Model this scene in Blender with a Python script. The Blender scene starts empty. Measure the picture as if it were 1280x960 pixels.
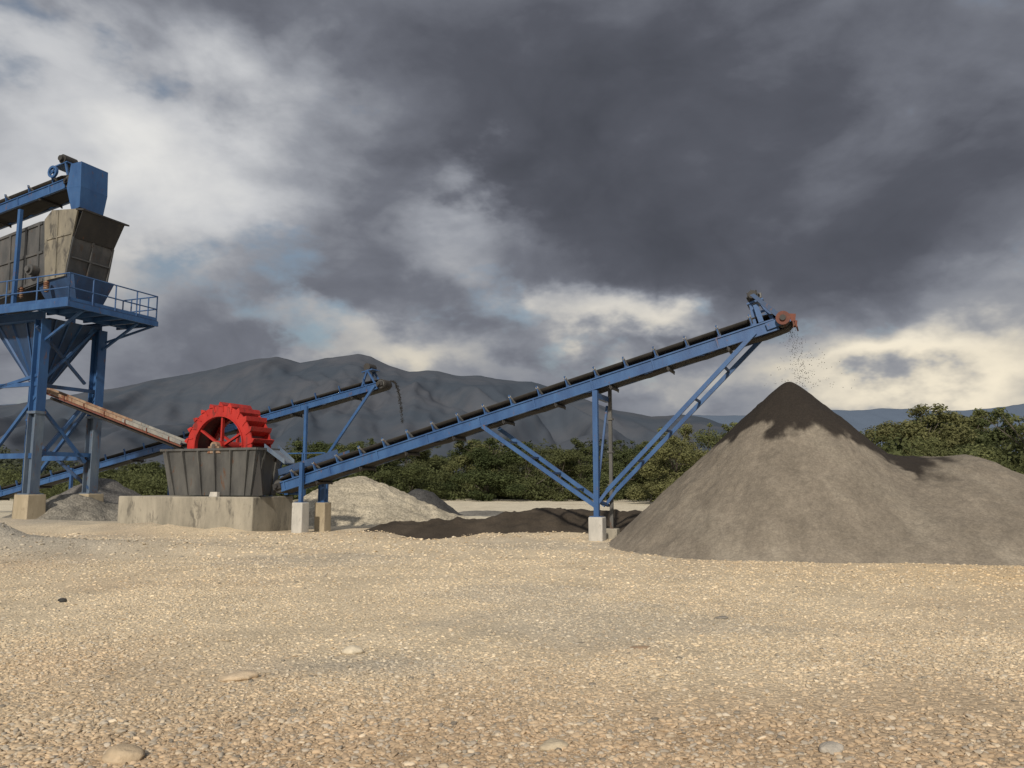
import bpy, bmesh, math, random
import numpy as np
from mathutils import Vector, Matrix
random.seed(7); RNG=np.random.default_rng(11)
SC=bpy.context.scene; COL=SC.collection
R=math.radians
H_CAM=1.65; F=1000.0; TH=math.atan(125/1000.)
E1=Vector((math.cos(R(22)),-math.sin(R(22)),0)); E2=Vector((math.sin(R(22)),math.cos(R(22)),0)); UP=Vector((0,0,1))
CAM=Vector((0,0,H_CAM))
def ray(px,py):
    u=(px-640)/F; v=(480-py)/F
    return Vector((u,math.cos(TH)-v*math.sin(TH),math.sin(TH)+v*math.cos(TH)))
def onA(px,py,a): d=ray(px,py); return CAM+d*(a/d.dot(E1))
def onB(px,py,b): d=ray(px,py); return CAM+d*(b/d.dot(E2))
def onY(px,py,y): d=ray(px,py); return CAM+d*(y/d.y)
def onZ(px,py,z=0): d=ray(px,py); return CAM+d*((z-H_CAM)/d.z)
def W(a,b,z): return E1*a+E2*b+UP*z
def ab(p): return p.dot(E1),p.dot(E2),p.z

# ---------------------------------------------------------------- noise
TAB=RNG.random((256,256))
def vn(x,y):
    x=np.asarray(x,float); y=np.asarray(y,float)
    xi=np.floor(x).astype(int); yi=np.floor(y).astype(int); fx=x-xi; fy=y-yi
    fx=fx*fx*(3-2*fx); fy=fy*fy*(3-2*fy)
    g=lambda i,j: TAB[i&255,j&255]
    return (g(xi,yi)*(1-fx)+g(xi+1,yi)*fx)*(1-fy)+(g(xi,yi+1)*(1-fx)+g(xi+1,yi+1)*fx)*fy
def fbm(x,y,o=4,s=0):
    t=0;a=.5;n=0
    x=np.asarray(x,float)+s*17.3; y=np.asarray(y,float)+s*9.1
    for i in range(o):
        t=t+a*vn(x,y); n+=a; a*=.5; x,y=x*1.62+y*1.2+3.1,y*1.62-x*1.2+7.7
    return t/n
def sst(e0,e1,x):
    t=np.clip((x-e0)/(e1-e0),0,1); return t*t*(3-2*t)

# ---------------------------------------------------------------- materials
def newmat(name):
    m=bpy.data.materials.new(name); m.use_nodes=True; nt=m.node_tree
    for n in list(nt.nodes): nt.nodes.remove(n)
    out=nt.nodes.new('ShaderNodeOutputMaterial'); bs=nt.nodes.new('ShaderNodeBsdfPrincipled')
    nt.links.new(bs.outputs[0],out.inputs[0]); return m,nt,bs
def N(nt,t,**k):
    n=nt.nodes.new(t)
    for a,b in k.items(): setattr(n,a,b)
    return n
def noise(nt,vec,scale,detail=5,rough=.6,dist=0):
    n=N(nt,'ShaderNodeTexNoise'); n.inputs['Scale'].default_value=scale; n.inputs['Detail'].default_value=detail
    n.inputs['Roughness'].default_value=rough; n.inputs['Distortion'].default_value=dist
    nt.links.new(vec,n.inputs['Vector']); return n
def ramp(nt,fac,pts):
    r=N(nt,'ShaderNodeValToRGB'); el=r.color_ramp.elements
    while len(el)<len(pts): el.new(.5)
    for e,(p,c) in zip(el,pts): e.position=p; e.color=(c[0],c[1],c[2],1) if not isinstance(c,(int,float)) else (c,c,c,1)
    nt.links.new(fac,r.inputs[0]); return r
def mix(nt,fac,a,b,mode='MIX'):
    m=N(nt,'ShaderNodeMix',data_type='RGBA',blend_type=mode)
    for s,v in ((m.inputs[0],fac),(m.inputs[6],a),(m.inputs[7],b)):
        if isinstance(v,(int,float)): s.default_value=v
        elif isinstance(v,(tuple,list)): s.default_value=(v[0],v[1],v[2],1)
        else: nt.links.new(v,s)
    return m.outputs[2]
def math_(nt,op,a,b=None,c=None,clamp=False):
    m=N(nt,'ShaderNodeMath',operation=op,use_clamp=clamp)
    for i,v in enumerate((a,b,c)):
        if v is None: continue
        if isinstance(v,(int,float)): m.inputs[i].default_value=v
        else: nt.links.new(v,m.inputs[i])
    return m.outputs[0]
def bump(nt,bs,h,strength,dist):
    b=N(nt,'ShaderNodeBump'); b.inputs['Strength'].default_value=strength; b.inputs['Distance'].default_value=dist
    nt.links.new(h,b.inputs['Height']); nt.links.new(b.outputs[0],bs.inputs['Normal']); return b
def surf(name,c1,c2,rough=.6,metal=0,scale=3,rust=0,dust=.25,bmp=.15,rustc=(.13,.06,.03),dustc=(.30,.26,.20),streak=True):
    m,nt,bs=newmat(name)
    tc=N(nt,'ShaderNodeTexCoord').outputs['Object']
    mp=N(nt,'ShaderNodeMapping'); mp.inputs['Scale'].default_value=(1,1,.35 if streak else 1); nt.links.new(tc,mp.inputs[0])
    n1=noise(nt,mp.outputs[0],scale,6,.65)
    col=mix(nt,ramp(nt,n1.outputs[0],[(.35,0.),(.65,1.)]).outputs[0],c1,c2)
    if rust>0:
        n2=noise(nt,mp.outputs[0],scale*2.3,8,.7,.4)
        f=ramp(nt,n2.outputs[0],[(.66-rust*.25,0.),(.74-rust*.22,1.)]).outputs[0]
        col=mix(nt,f,col,rustc)
    if dust>0:
        g=N(nt,'ShaderNodeNewGeometry'); sp=N(nt,'ShaderNodeSeparateXYZ'); nt.links.new(g.outputs['Normal'],sp.inputs[0])
        n3=noise(nt,tc,scale*1.7,5,.6)
        f=math_(nt,'MULTIPLY',math_(nt,'ADD',math_(nt,'MULTIPLY',sp.outputs[2],.75,clamp=True),.12),math_(nt,'MULTIPLY',n3.outputs[0],dust*2.0),clamp=True)
        col=mix(nt,f,col,dustc)
    nt.links.new(col,bs.inputs['Base Color'])
    rr=math_(nt,'MULTIPLY_ADD',n1.outputs[0],.3,rough-.15,clamp=True); nt.links.new(rr,bs.inputs['Roughness'])
    bs.inputs['Metallic'].default_value=metal
    nb=noise(nt,tc,scale*9,6,.7); bump(nt,bs,nb.outputs[0],bmp,.02)
    return m
M={}
M['blue']=surf('blue_paint',(.013,.062,.185),(.028,.10,.255),.5,0,2.2,.18,.2)
M['blue_grey']=surf('faded_blue_paint',(.05,.085,.15),(.12,.16,.21),.6,0,2.0,.35,.25)
M['blue_dark']=surf('blue_paint_weathered',(.014,.040,.10),(.022,.065,.16),.6,0,2,.3,.12)
M['red']=surf('red_paint',(.30,.011,.009),(.43,.020,.014),.55,0,1.8,.5,.06,rustc=(.17,.016,.012))
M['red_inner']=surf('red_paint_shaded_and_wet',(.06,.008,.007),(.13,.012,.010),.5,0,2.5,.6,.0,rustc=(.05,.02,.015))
M['steel']=surf('worn_steel',(.066,.068,.070),(.13,.13,.125),.5,.35,1.6,.25,.16)
M['steel_dark']=surf('dark_steel',(.020,.020,.022),(.042,.040,.038),.65,.1,2,.12,.04)
M['tanplate']=surf('tan_screen_plate',(.13,.122,.10),(.23,.21,.165),.6,0,1.6,.6,.12,rustc=(.07,.066,.058))
M['greyplate']=surf('grey_screen_plate',(.045,.05,.055),(.095,.095,.097),.6,.1,2.2,.35,.10,rustc=(.08,.06,.05))
M['pale']=surf('bare_primer',(.19,.195,.19),(.30,.29,.26),.6,.1,2.5,.35,.2)
M['rubber']=surf('rubber_belt',(.014,.013,.012),(.03,.028,.026),.8,0,3,0,.10)
M['rusty']=surf('rusty_chute',(.20,.125,.085),(.34,.25,.175),.7,.1,1.8,.65,.15,rustc=(.17,.068,.034))
M['orange']=surf('rusty_red_guard',(.10,.032,.022),(.17,.055,.036),.75,0,4,.5,.05)
M['concrete']=surf('concrete',(.20,.185,.15),(.35,.32,.26),.9,0,1.2,.5,.12,.6,rustc=(.13,.12,.10))
M['concrete_pale']=surf('pale_concrete',(.38,.37,.34),(.52,.50,.46),.9,0,3,.2,.15,.5,rustc=(.22,.2,.17))
M['concrete_tan']=surf('tan_concrete',(.28,.235,.16),(.40,.34,.245),.9,0,2,.3,.15,.5,rustc=(.2,.16,.11))
M['bark']=surf('bark',(.06,.05,.04),(.11,.095,.075),.9,0,6,0,0,.6)

def granular(name,attr,vor,strength,cvar=.35,fine=40,cellmix=.6,dist=.03):
    m,nt,bs=newmat(name)
    tc=N(nt,'ShaderNodeTexCoord').outputs['Object']
    at=N(nt,'ShaderNodeAttribute'); at.attribute_name=attr
    w=noise(nt,tc,vor*.6,3); wv=mix(nt,.02,tc,w.outputs['Color'])
    v=N(nt,'ShaderNodeTexVoronoi'); v.inputs['Scale'].default_value=vor; nt.links.new(wv,v.inputs['Vector'])
    v2=N(nt,'ShaderNodeTexVoronoi'); v2.inputs['Scale'].default_value=vor*2.7; nt.links.new(tc,v2.inputs['Vector'])
    sp=N(nt,'ShaderNodeSeparateColor'); nt.links.new(v.outputs['Color'],sp.inputs[0])
    sp2=N(nt,'ShaderNodeSeparateColor'); nt.links.new(v2.outputs['Color'],sp2.inputs[0])
    k=math_(nt,'ADD',math_(nt,'MULTIPLY',sp.outputs[0],cvar*1.2),math_(nt,'MULTIPLY',sp2.outputs[1],cvar*.8))
    k=math_(nt,'ADD',k,1-cvar)
    cells=ramp(nt,v.outputs['Distance'],[(0.,1.),(.45,.95),(.75,.5)]).outputs[0]
    big=noise(nt,tc,.9,6,.65); bg=math_(nt,'MULTIPLY_ADD',big.outputs[0],.5,.75)
    vm=N(nt,'ShaderNodeVectorMath',operation='SCALE'); nt.links.new(at.outputs['Color'],vm.inputs[0]); nt.links.new(math_(nt,'MULTIPLY',k,bg),vm.inputs['Scale'])
    col=mix(nt,cellmix,vm.outputs[0],cells,'MULTIPLY')
    nt.links.new(col,bs.inputs['Base Color']); bs.inputs['Roughness'].default_value=.92
    bs.inputs['Specular IOR Level'].default_value=.2
    fn=noise(nt,tc,fine,4,.7)
    h=math_(nt,'ADD',math_(nt,'MULTIPLY',v.outputs['Distance'],-1.),math_(nt,'MULTIPLY',fn.outputs[0],.5))
    bump(nt,bs,h,strength,dist)
    return m
M['ground']=granular('pebble_ground','macro',30,.6,.30,70,.4,.02)
M['sand']=granular('damp_sand','macro',22,.4,.18,60,.15)
M['gravel']=granular('crushed_gravel','macro',14,.8,.35,40,.5)

def pebble_mat(name):
    m,nt,bs=newmat(name)
    at=N(nt,'ShaderNodeAttribute',attribute_type='INSTANCER'); at.attribute_name='tint'
    nt.links.new(at.outputs['Color'],bs.inputs['Base Color']); bs.inputs['Roughness'].default_value=.85; bs.inputs['Specular IOR Level'].default_value=.2
    return m
M['pebble']=pebble_mat('pebble')
def stone_mat(name,c):
    return surf(name,tuple(x*.75 for x in c),tuple(x*1.15 for x in c),.8,0,5,.0,0,.6,streak=False)
def leaf_mat(name,dark,light,warm):
    m,nt,bs=newmat(name)
    g=N(nt,'ShaderNodeNewGeometry').outputs['Position']
    oi=N(nt,'ShaderNodeObjectInfo')
    n=noise(nt,g,.5,4,.6); n2=noise(nt,g,3.5,3,.6)
    col=mix(nt,ramp(nt,n.outputs[0],[(.38,0.),(.62,1.)]).outputs[0],dark,light)
    col=mix(nt,math_(nt,'MULTIPLY',oi.outputs['Random'],.6),col,warm)
    col=mix(nt,math_(nt,'MULTIPLY',n2.outputs[0],.35),col,tuple(x*.5 for x in dark))
    nt.links.new(col,bs.inputs['Base Color']); bs.inputs['Roughness'].default_value=.7
    bs.inputs['Specular IOR Level'].default_value=.15
    tr=N(nt,'ShaderNodeBsdfTranslucent'); nt.links.new(col,tr.inputs[0])
    ms=N(nt,'ShaderNodeMixShader'); ms.inputs[0].default_value=.35
    nt.links.new(bs.outputs[0],ms.inputs[1]); nt.links.new(tr.outputs[0],ms.inputs[2])
    out=[q for q in nt.nodes if q.type=='OUTPUT_MATERIAL'][0]; nt.links.new(ms.outputs[0],out.inputs[0])
    return m
M['leaf']=leaf_mat('leaves_green',(.052,.070,.028),(.115,.14,.058),(.14,.145,.065))
M['leaf_warm']=leaf_mat('leaves_olive',(.10,.125,.050),(.20,.23,.095),(.235,.21,.10))
M['leaf_far']=leaf_mat('leaves_far',(.055,.068,.050),(.08,.096,.062),(.09,.095,.06))

# ---------------------------------------------------------------- mesh builder
class MB:
    def __init__(s): s.v=[]; s.f=[]
    def add(s,vs,fs):
        o=len(s.v); s.v+= [Vector(q) for q in vs]; s.f+=[tuple(i+o for i in f) for f in fs]; return s
    def hull(s,bot,top):
        n=len(bot); fs=[tuple(range(n))[::-1],tuple(range(n,2*n))]+[(i,(i+1)%n,(i+1)%n+n,i+n) for i in range(n)]
        return s.add(list(bot)+list(top),fs)
    def prism(s,poly,vec): return s.hull(poly,[Vector(p)+vec for p in poly])
    def beam(s,p0,p1,w,h,up=UP,off=(0,0)):
        p0=Vector(p0);p1=Vector(p1); ax=(p1-p0).normalized(); sd=ax.cross(up)
        if sd.length<.05: sd=E2.copy() if abs(ax.dot(E2))<.9 else E1.copy()
        sd.normalize(); u=sd.cross(ax).normalized(); o=sd*off[0]+u*off[1]
        c=[o+sd*(-w/2)+u*(-h/2),o+sd*(w/2)+u*(-h/2),o+sd*(w/2)+u*(h/2),o+sd*(-w/2)+u*(h/2)]
        return s.hull([p0+q for q in c],[p1+q for q in c])
    def ibeam(s,p0,p1,w,h,t,up=UP):
        s.beam(p0,p1,w,t,up,(0,h/2-t/2)); s.beam(p0,p1,w,t,up,(0,-h/2+t/2)); s.beam(p0,p1,t,h-2*t-.002,up); return s
    def tube(s,p0,p1,r,n=12,r2=None):
        p0=Vector(p0);p1=Vector(p1); ax=(p1-p0).normalized(); sd=ax.cross(UP)
        if sd.length<.05: sd=E1.copy()
        sd.normalize(); u=sd.cross(ax); r2=r if r2 is None else r2
        c=[(math.cos(2*math.pi*i/n),math.sin(2*math.pi*i/n)) for i in range(n)]
        return s.hull([p0+(sd*a+u*b)*r for a,b in c],[p1+(sd*a+u*b)*r2 for a,b in c])
    def ring(s,c,ax,ri,ro,th,n=48,a0=0,a1=2*math.pi):
        ax=ax.normalized(); sd=ax.cross(UP).normalized(); u=UP; full=abs(a1-a0-2*math.pi)<1e-6
        m=n if full else n+1; vs=[]
        for i in range(m):
            t=a0+(a1-a0)*i/n; d=sd*math.cos(t)+u*math.sin(t)
            vs+=[c+d*ri-ax*th/2,c+d*ro-ax*th/2,c+d*ro+ax*th/2,c+d*ri+ax*th/2]
        fs=[]
        for i in range(n):
            a=4*i; b=4*((i+1)%m)
            for k in range(4): fs.append((a+k,b+k,b+(k+1)%4,a+(k+1)%4))
        if not full: fs+=[(0,1,2,3),tuple(4*(m-1)+k for k in (3,2,1,0))]
        return s.add(vs,fs)
    def build(s,name,mat,parent=None,bevel=0):
        off=Vector((0,0,0)); p=parent
        while p is not None: off+=p.location; p=p.parent
        if parent is None and s.v:
            lo=Vector((sum(q.x for q in s.v)/len(s.v),sum(q.y for q in s.v)/len(s.v),min(q.z for q in s.v)))
        else: lo=Vector((0,0,0))
        me=bpy.data.meshes.new(name); me.from_pydata([tuple(q-off-lo) for q in s.v],[],s.f)
        bm=bmesh.new(); bm.from_mesh(me); bmesh.ops.recalc_face_normals(bm,faces=bm.faces); bm.to_mesh(me); bm.free()
        me.materials.append(mat); me.polygons.foreach_set('use_smooth',[True]*len(me.polygons)); me.set_sharp_from_angle(angle=R(34))
        o=bpy.data.objects.new(name,me); COL.objects.link(o); o.parent=parent; o.location=lo
        if bevel:
            b=o.modifiers.new('b','BEVEL'); b.width=bevel; b.segments=2; b.limit_method='ANGLE'
        return o
def tag(o,label=None,cat=None,group=None,kind=None):
    for k,v in (('label',label),('category',cat),('group',group),('kind',kind)):
        if v: o[k]=v
    return o
def thing(name,label,cat,loc,group=None):
    o=bpy.data.objects.new(name,None); COL.objects.link(o); o.location=Vector(loc); o.empty_display_size=.3
    return tag(o,label,cat,group)
def grid_mesh(name,X,Y,Z,mat,colour=None,drop=None):
    ny,nx=X.shape; co=np.stack([X,Y,Z],-1).reshape(-1,3)
    idx=np.arange(nx*ny).reshape(ny,nx)
    q=np.stack([idx[:-1,:-1],idx[:-1,1:],idx[1:,1:],idx[1:,:-1]],-1).reshape(-1,4)
    if drop is not None:
        k=(co[q][:,:,2]>drop).any(1); q=q[k]
        used=np.unique(q); mp=np.full(nx*ny,-1); mp[used]=np.arange(len(used)); q=mp[q]; co=co[used]
        if colour is not None: colour=colour.reshape(-1,3)[used]
    me=bpy.data.meshes.new(name); me.from_pydata(co.tolist(),[],q.tolist())
    me.polygons.foreach_set('use_smooth',[True]*len(me.polygons))
    if colour is not None:
        c=np.concatenate([colour.reshape(-1,3),np.ones((len(co),1))],1).astype(np.float32)
        at=me.attributes.new('macro','FLOAT_COLOR','POINT'); at.data.foreach_set('color',c.ravel())
    me.materials.append(mat); o=bpy.data.objects.new(name,me); COL.objects.link(o); return o

# ---------------------------------------------------------------- ground
def gh(x,y):
    x=np.asarray(x,float); y=np.asarray(y,float)
    near=1-sst(30,70,np.hypot(x,y))
    h=(fbm(x*.3,y*.3,3,1)-.5)*.10*near
    h=h+(fbm(x*.45,y*.9,3,4)-.42)*.5*np.exp(-((y-25.5+.05*x)/2.2)**2)*sst(-8,-4,x)
    h=h+(.62*np.exp(-(((x+12.8)/2.2)**2+((y-19.2)/1.3)**2))+.26*np.exp(-(((x+9.2)/2.4)**2+((y-20.3)/1.0)**2)))*(.7+.6*fbm(x*1.2,y*1.2,3,6))
    h=h+.35*np.exp(-(((x+19.5)/4.5)**2+((y-31.5)/3.5)**2))
    h=h+.30*np.exp(-(((x+12.5)/3.8)**2+((y-28.4+.3*(x+12.5)*.9)/.9)**2))*fbm(x*1.5,y*1.5,3,2)*1.6
    return h
def macro(x,y):
    x=np.asarray(x,float); y=np.asarray(y,float)
    tan=np.array([.655,.545,.385]); red=np.array([.47,.35,.23]); grey=np.array([.385,.355,.30]); sand=np.array([.66,.50,.30]); grass=np.array([.13,.13,.06]); lane=np.array([.66,.595,.46])
    n1=fbm(x*.35,y*.35,4,2); n2=fbm(x*.22,y*.5,4,3); n3=fbm(x*1.3,y*1.3,3,5)
    wr=np.clip(sst(9.0,4.4,y)*.8+(n1-.5)*1.2+.1*sst(2,8,x),0,.9)
    wg=np.clip(sst(.58,.70,n2)*.42+.95*np.exp(-(((x+12.2)/3.6)**2+((y-19.5)/2.3)**2))+.6*np.exp(-(((x+1.3)/1.0)**2+((y-7.6)/.4)**2))+.85*np.exp(-(((x+21)/7)**2+((y-32)/5)**2)),0,.95)
    ws=np.clip(np.exp(-(((x-12)/6)**2+((y-15.0)/2.6)**2))*(.4+n3),0,.95)
    c=np.ones(x.shape+(3,))*tan
    def mx(c,k,w): return c*(1-w[...,None])+k*w[...,None]
    c=mx(c,red,wr*(1-ws)); c=mx(c,grey,wg); c=mx(c,sand,ws)
    far=sst(28,36,y); c=mx(c,lane,far*(1-wg)); 
    c=mx(c,grass,sst(84,94,y+8*(n1-.5))*np.ones_like(x))
    dry=sst(150,1000,y); c=mx(c,np.array([.09,.10,.07]),dry)
    return c*(.87+.26*n3)[...,None]
s=np.linspace(-7.4,7.4,440); gx=4*np.sinh(s)*.9; gy=8+4*np.sinh(s)*.9
X,Y=np.meshgrid(gx,gy); g=grid_mesh('ground',X,Y,gh(X,Y),M['ground'],macro(X,Y)); tag(g,kind='structure')
g['label']='pale pebble strewn gravel yard reaching back to the trees'; g['category']='ground'

pts=[];siz=[]
def scatter(y0,y1,dens,lo,hi,p=2.6):
    wid=lambda y:.68*y+1.2
    area=(wid(y0)+wid(y1))*(y1-y0); n=int(area*dens)
    y=RNG.uniform(y0,y1,n*2); x=RNG.uniform(-1,1,n*2)*wid(y1); k=np.abs(x)<wid(y); x=x[k][:n]; y=y[k][:n]
    sz=lo*(hi/lo)**(RNG.random(len(x))**p)
    pts.append(np.stack([x,y],1)); siz.append(sz)
scatter(3.6,6,2900,.009,.050,2.8); scatter(6,9,1450,.011,.042,2.8); scatter(9,13,520,.014,.042,2.8); scatter(13,18,190,.02,.055,2.8); scatter(18,27,50,.025,.09)
P2=np.concatenate(pts); S=np.concatenate(siz)
bare=fbm(P2[:,0]*.5,P2[:,1]*.5,4,8); keep=(RNG.random(len(S))<1.15-sst(.38,.62,bare)*.85)|(S>.040)
P2=P2[keep];S=S[keep]; n=len(S)
mc=macro(P2[:,0],P2[:,1]); lum=np.clip(RNG.normal(.93,.12,n),.55,1.25)
hue=RNG.random(n)
tint=mc*lum[:,None]
def tw(lo,hi,c,w):
    global tint
    m=((hue>lo)&(hue<hi))[:,None]; tint=np.where(m,tint*(1-w)+np.array(c)*lum[:,None]*w,tint)
tw(0,.15,(.40,.38,.335),.6); tw(.15,.25,(.46,.34,.23),.45); tw(.25,.36,(.66,.585,.46),.5); tw(.98,1,(.19,.18,.16),.8)
me=bpy.data.meshes.new('pebbles'); co=np.stack([P2[:,0],P2[:,1],gh(P2[:,0],P2[:,1])+S*.06],1)
me.vertices.add(n); me.vertices.foreach_set('co',co.astype(np.float32).ravel())
def fattr(nm,tp,key,arr):
    a=me.attributes.new(nm,tp,'POINT'); a.data.foreach_set(key,arr.astype(np.float32).ravel())
fattr('tint','FLOAT_COLOR','color',np.concatenate([np.clip(tint,0,.85),np.ones((n,1))],1))
sc=np.stack([S*RNG.uniform(.8,1.35,n),S*RNG.uniform(.6,.95,n),S*RNG.uniform(.32,.55,n)],1)*.62
fattr('pscale','FLOAT_VECTOR','vector',sc)
fattr('prot','FLOAT_VECTOR','vector',np.stack([RNG.normal(0,.2,n),RNG.normal(0,.2,n),RNG.uniform(0,6.28,n)],1))
me.materials.append(M['pebble'])
po=bpy.data.objects.new('pebbles',me); COL.objects.link(po)
tag(po,'loose rounded beige, grey and reddish pebbles covering the yard','pebbles',kind='stuff')
ng=bpy.data.node_groups.new('pebble_nodes','GeometryNodeTree')
ng.interface.new_socket('Geometry',in_out='INPUT',socket_type='NodeSocketGeometry'); ng.interface.new_socket('Geometry',in_out='OUTPUT',socket_type='NodeSocketGeometry')
gi=ng.nodes.new('NodeGroupInput'); go=ng.nodes.new('NodeGroupOutput'); L=ng.links.new
iop=ng.nodes.new('GeometryNodeInstanceOnPoints'); join=ng.nodes.new('GeometryNodeJoinGeometry')
for i in range(6):
    ic=ng.nodes.new('GeometryNodeMeshIcoSphere'); ic.inputs['Radius'].default_value=1; ic.inputs['Subdivisions'].default_value=3 if i==0 else 2
    pos=ng.nodes.new('GeometryNodeInputPosition'); ad=ng.nodes.new('ShaderNodeVectorMath'); ad.operation='ADD'; ad.inputs[1].default_value=(i*7.3,i*3.1,i*5.7)
    L(pos.outputs[0],ad.inputs[0]); nz=ng.nodes.new('ShaderNodeTexNoise'); nz.inputs['Scale'].default_value=.85; nz.inputs['Detail'].default_value=1.8; L(ad.outputs[0],nz.inputs['Vector'])
    sb=ng.nodes.new('ShaderNodeVectorMath'); sb.operation='SUBTRACT'; sb.inputs[1].default_value=(.5,.5,.5); L(nz.outputs['Color'],sb.inputs[0])
    ml=ng.nodes.new('ShaderNodeVectorMath'); ml.operation='SCALE'; ml.inputs['Scale'].default_value=1.7; L(sb.outputs[0],ml.inputs[0])
    sp=ng.nodes.new('GeometryNodeSetPosition'); L(ic.outputs[0],sp.inputs[0]); L(ml.outputs[0],sp.inputs['Offset'])
    sm=ng.nodes.new('GeometryNodeSetMaterial'); sm.inputs['Material'].default_value=M['pebble']; L(sp.outputs[0],sm.inputs[0])
    ss=ng.nodes.new('GeometryNodeSetShadeSmooth'); L(sm.outputs[0],ss.inputs[0])
    g2=ng.nodes.new('GeometryNodeGeometryToInstance'); L(ss.outputs[0],g2.inputs[0]); L(g2.outputs[0],join.inputs[0])
def nattr(nm,tp='FLOAT_VECTOR'):
    q=ng.nodes.new('GeometryNodeInputNamedAttribute'); q.data_type=tp; q.inputs['Name'].default_value=nm; return q.outputs[0]
L(gi.outputs[0],iop.inputs['Points']); L(join.outputs[0],iop.inputs['Instance']); iop.inputs['Pick Instance'].default_value=True
L(nattr('prot'),iop.inputs['Rotation']); L(nattr('pscale'),iop.inputs['Scale'])
L(iop.outputs[0],go.inputs[0])
md=po.modifiers.new('gn','NODES'); md.node_group=ng

def stone(px,py,wpx,label,c,flat=.5,yaw=0,name='stone'):
    p=onZ(px,py,0); d=p.y; r=wpx/F*d/2*1.05
    bm=bmesh.new(); bmesh.ops.create_icosphere(bm,subdivisions=4,radius=1)
    sd=Vector((px*.01,py*.02,3))
    from mathutils import noise as mn
    for v in bm.verts:
        q=v.co.copy(); v.co=q*(1+.30*mn.noise(q*.9+sd)+.08*mn.noise(q*2.6+sd)); v.co=Vector((v.co.x*r,v.co.y*r*.7,v.co.z*r*flat))
    me=bpy.data.meshes.new(name); bm.to_mesh(me); bm.free(); me.polygons.foreach_set('use_smooth',[True]*len(me.polygons))
    me.materials.append(stone_mat('stone_skin',c)); o=bpy.data.objects.new(name,me); COL.objects.link(o)
    o.location=(p.x,p.y,float(gh(p.x,p.y))+r*flat*.3); o.rotation_euler.z=yaw
    tag(o,label,'stone'); return o
stone(152,949,44,'largest rounded tan stone at the bottom left edge of the yard',(.47,.37,.25))
stone(298,849,42,'smooth flat pink-tan stone lying left of centre in the foreground',(.54,.43,.30),.3,.3)
stone(1040,944,34,'jagged pale grey stone at the bottom right of the yard',(.44,.40,.34),.4,.9)
stone(440,816,26,'light cream stone left of centre, beyond the flat pink-tan stone',(.58,.51,.39),.5)
stone(78,753,10,'small black rock lying alone on the gravel at far left',(.03,.03,.03),.7)
stone(902,772,15,'small dark flat stone right of centre in the middle of the yard',(.22,.20,.17),.3)
stone(800,808,22,'thin rust-brown flat sliver of stone in the middle of the yard',(.36,.25,.16),.15,.1)
stone(692,937,34,'rounded beige stone at the bottom centre of the yard',(.50,.42,.30),.4,.4)
stone(188,655,13,'round pale stone lying at the foot of the concrete block under the washer',(.5,.46,.38),.8,.4)

# ---------------------------------------------------------------- heaps
def sp_(h,k): return np.where(h/k>30,h,k*np.log1p(np.exp(np.clip(h/k,-40,30))))
def heap(name,label,cat,x0,x1,y0,y1,res,hf,cf,mat,group=None):
    xs=np.arange(x0,x1,res); ys=np.arange(y0,y1,res); X,Y=np.meshgrid(xs,ys)
    Z=hf(X,Y); o=grid_mesh(name,X,Y,Z,mat,cf(X,Y,Z),drop=-.06); tag(o,label,cat,group); return o
pk=onB(986,478,23.2); PX,PY,PZ=pk.x,pk.y,pk.z
def pile_h(X,Y):
    wx=(fbm(X*.5,Y*.5,3,11)-.5)*.25; wy=(fbm(X*.5,Y*.5,3,12)-.5)*.25
    dx=X-PX; dy=Y-PY; r0=np.sqrt(dx*dx+dy*dy); f_=sst(.5,3,r0); dx=dx+wx*f_; dy=dy+wy*f_
    r=np.sqrt(dx*dx+dy*dy+.04); th=np.arctan2(dy,dx)
    c1=PZ+.12-(r-.2)*(math.tan(R(43.6))-.004*r)
    rill=(fbm(np.cos(th)*5,np.sin(th)*5+r*.15,4,2)-.5)*.16*sst(.3,2.5,r)
    c1=c1+rill
    def cone(cx,cy,h,s,rd=.5):
        rr=np.sqrt((X-cx+wx)**2+(Y-cy+wy)**2+rd*rd); return h-(rr-rd)*math.tan(R(s))
    cs=[c1,cone(9.9,21.2,2.45,32,.9),cone(10.7,21.0,2.45,32,.9),cone(11.6,20.8,2.5,34,.8),cone(13.0,20.6,1.95,33,.8),cone(15,21,1.6,30,1),cone(9.2,19.6,1.45,33,.8)]
    k=.10; h=k*np.log(sum(np.exp(np.clip(c/k,-300,300)) for c in cs)+1e-300)
    h=sp_(h,.08)-.10
    rt=np.sqrt((X-PX)**2+(Y-PY)**2)
    h=h+((fbm(X*1.6,Y*1.6,4,6)-.5)*.08+(fbm(X*6,Y*6,4,7)-.5)*.07)*sst(0,1.2,rt)
    return h
def pile_c(X,Y,Z):
    dx=X-PX; r=np.hypot(dx,Y-PY); n=fbm(X*1.8,Y*1.8,5,3)
    dry=np.array([.185,.161,.130]); wet=np.array([.030,.025,.021]); pale=np.array([.235,.208,.168])
    w=sst(-.12,.12,Z-(PZ-1.20)+.62*np.clip(dx,0,3.4)+.18*np.clip(-dx,0,3)+(n-.5)*1.3)*sst(4.0,3.2,r+(n-.5)*1.5)
    st=fbm(X*1.1+.4*Z,Y*.5,4,9)
    c=dry+(pale-dry)*(sst(.52,.75,st)*.5)[...,None]
    c=c*(.82+.36*fbm(X*2.3,Y*2.3,5,5))[...,None]
    c=c*(.84+.32*fbm(X*14,Y*14,2,1))[...,None]
    foot=sst(.5,0,Z); c=c*(1+.15*foot)[...,None]
    c=c*(1-w[...,None])+wet*w[...,None]
    return c
heap('sand_pile','tall grey-brown cone of washed sand with a dark damp tip','sand pile',.5,22,14.5,30,.045,pile_h,pile_c,M['sand'])
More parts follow.
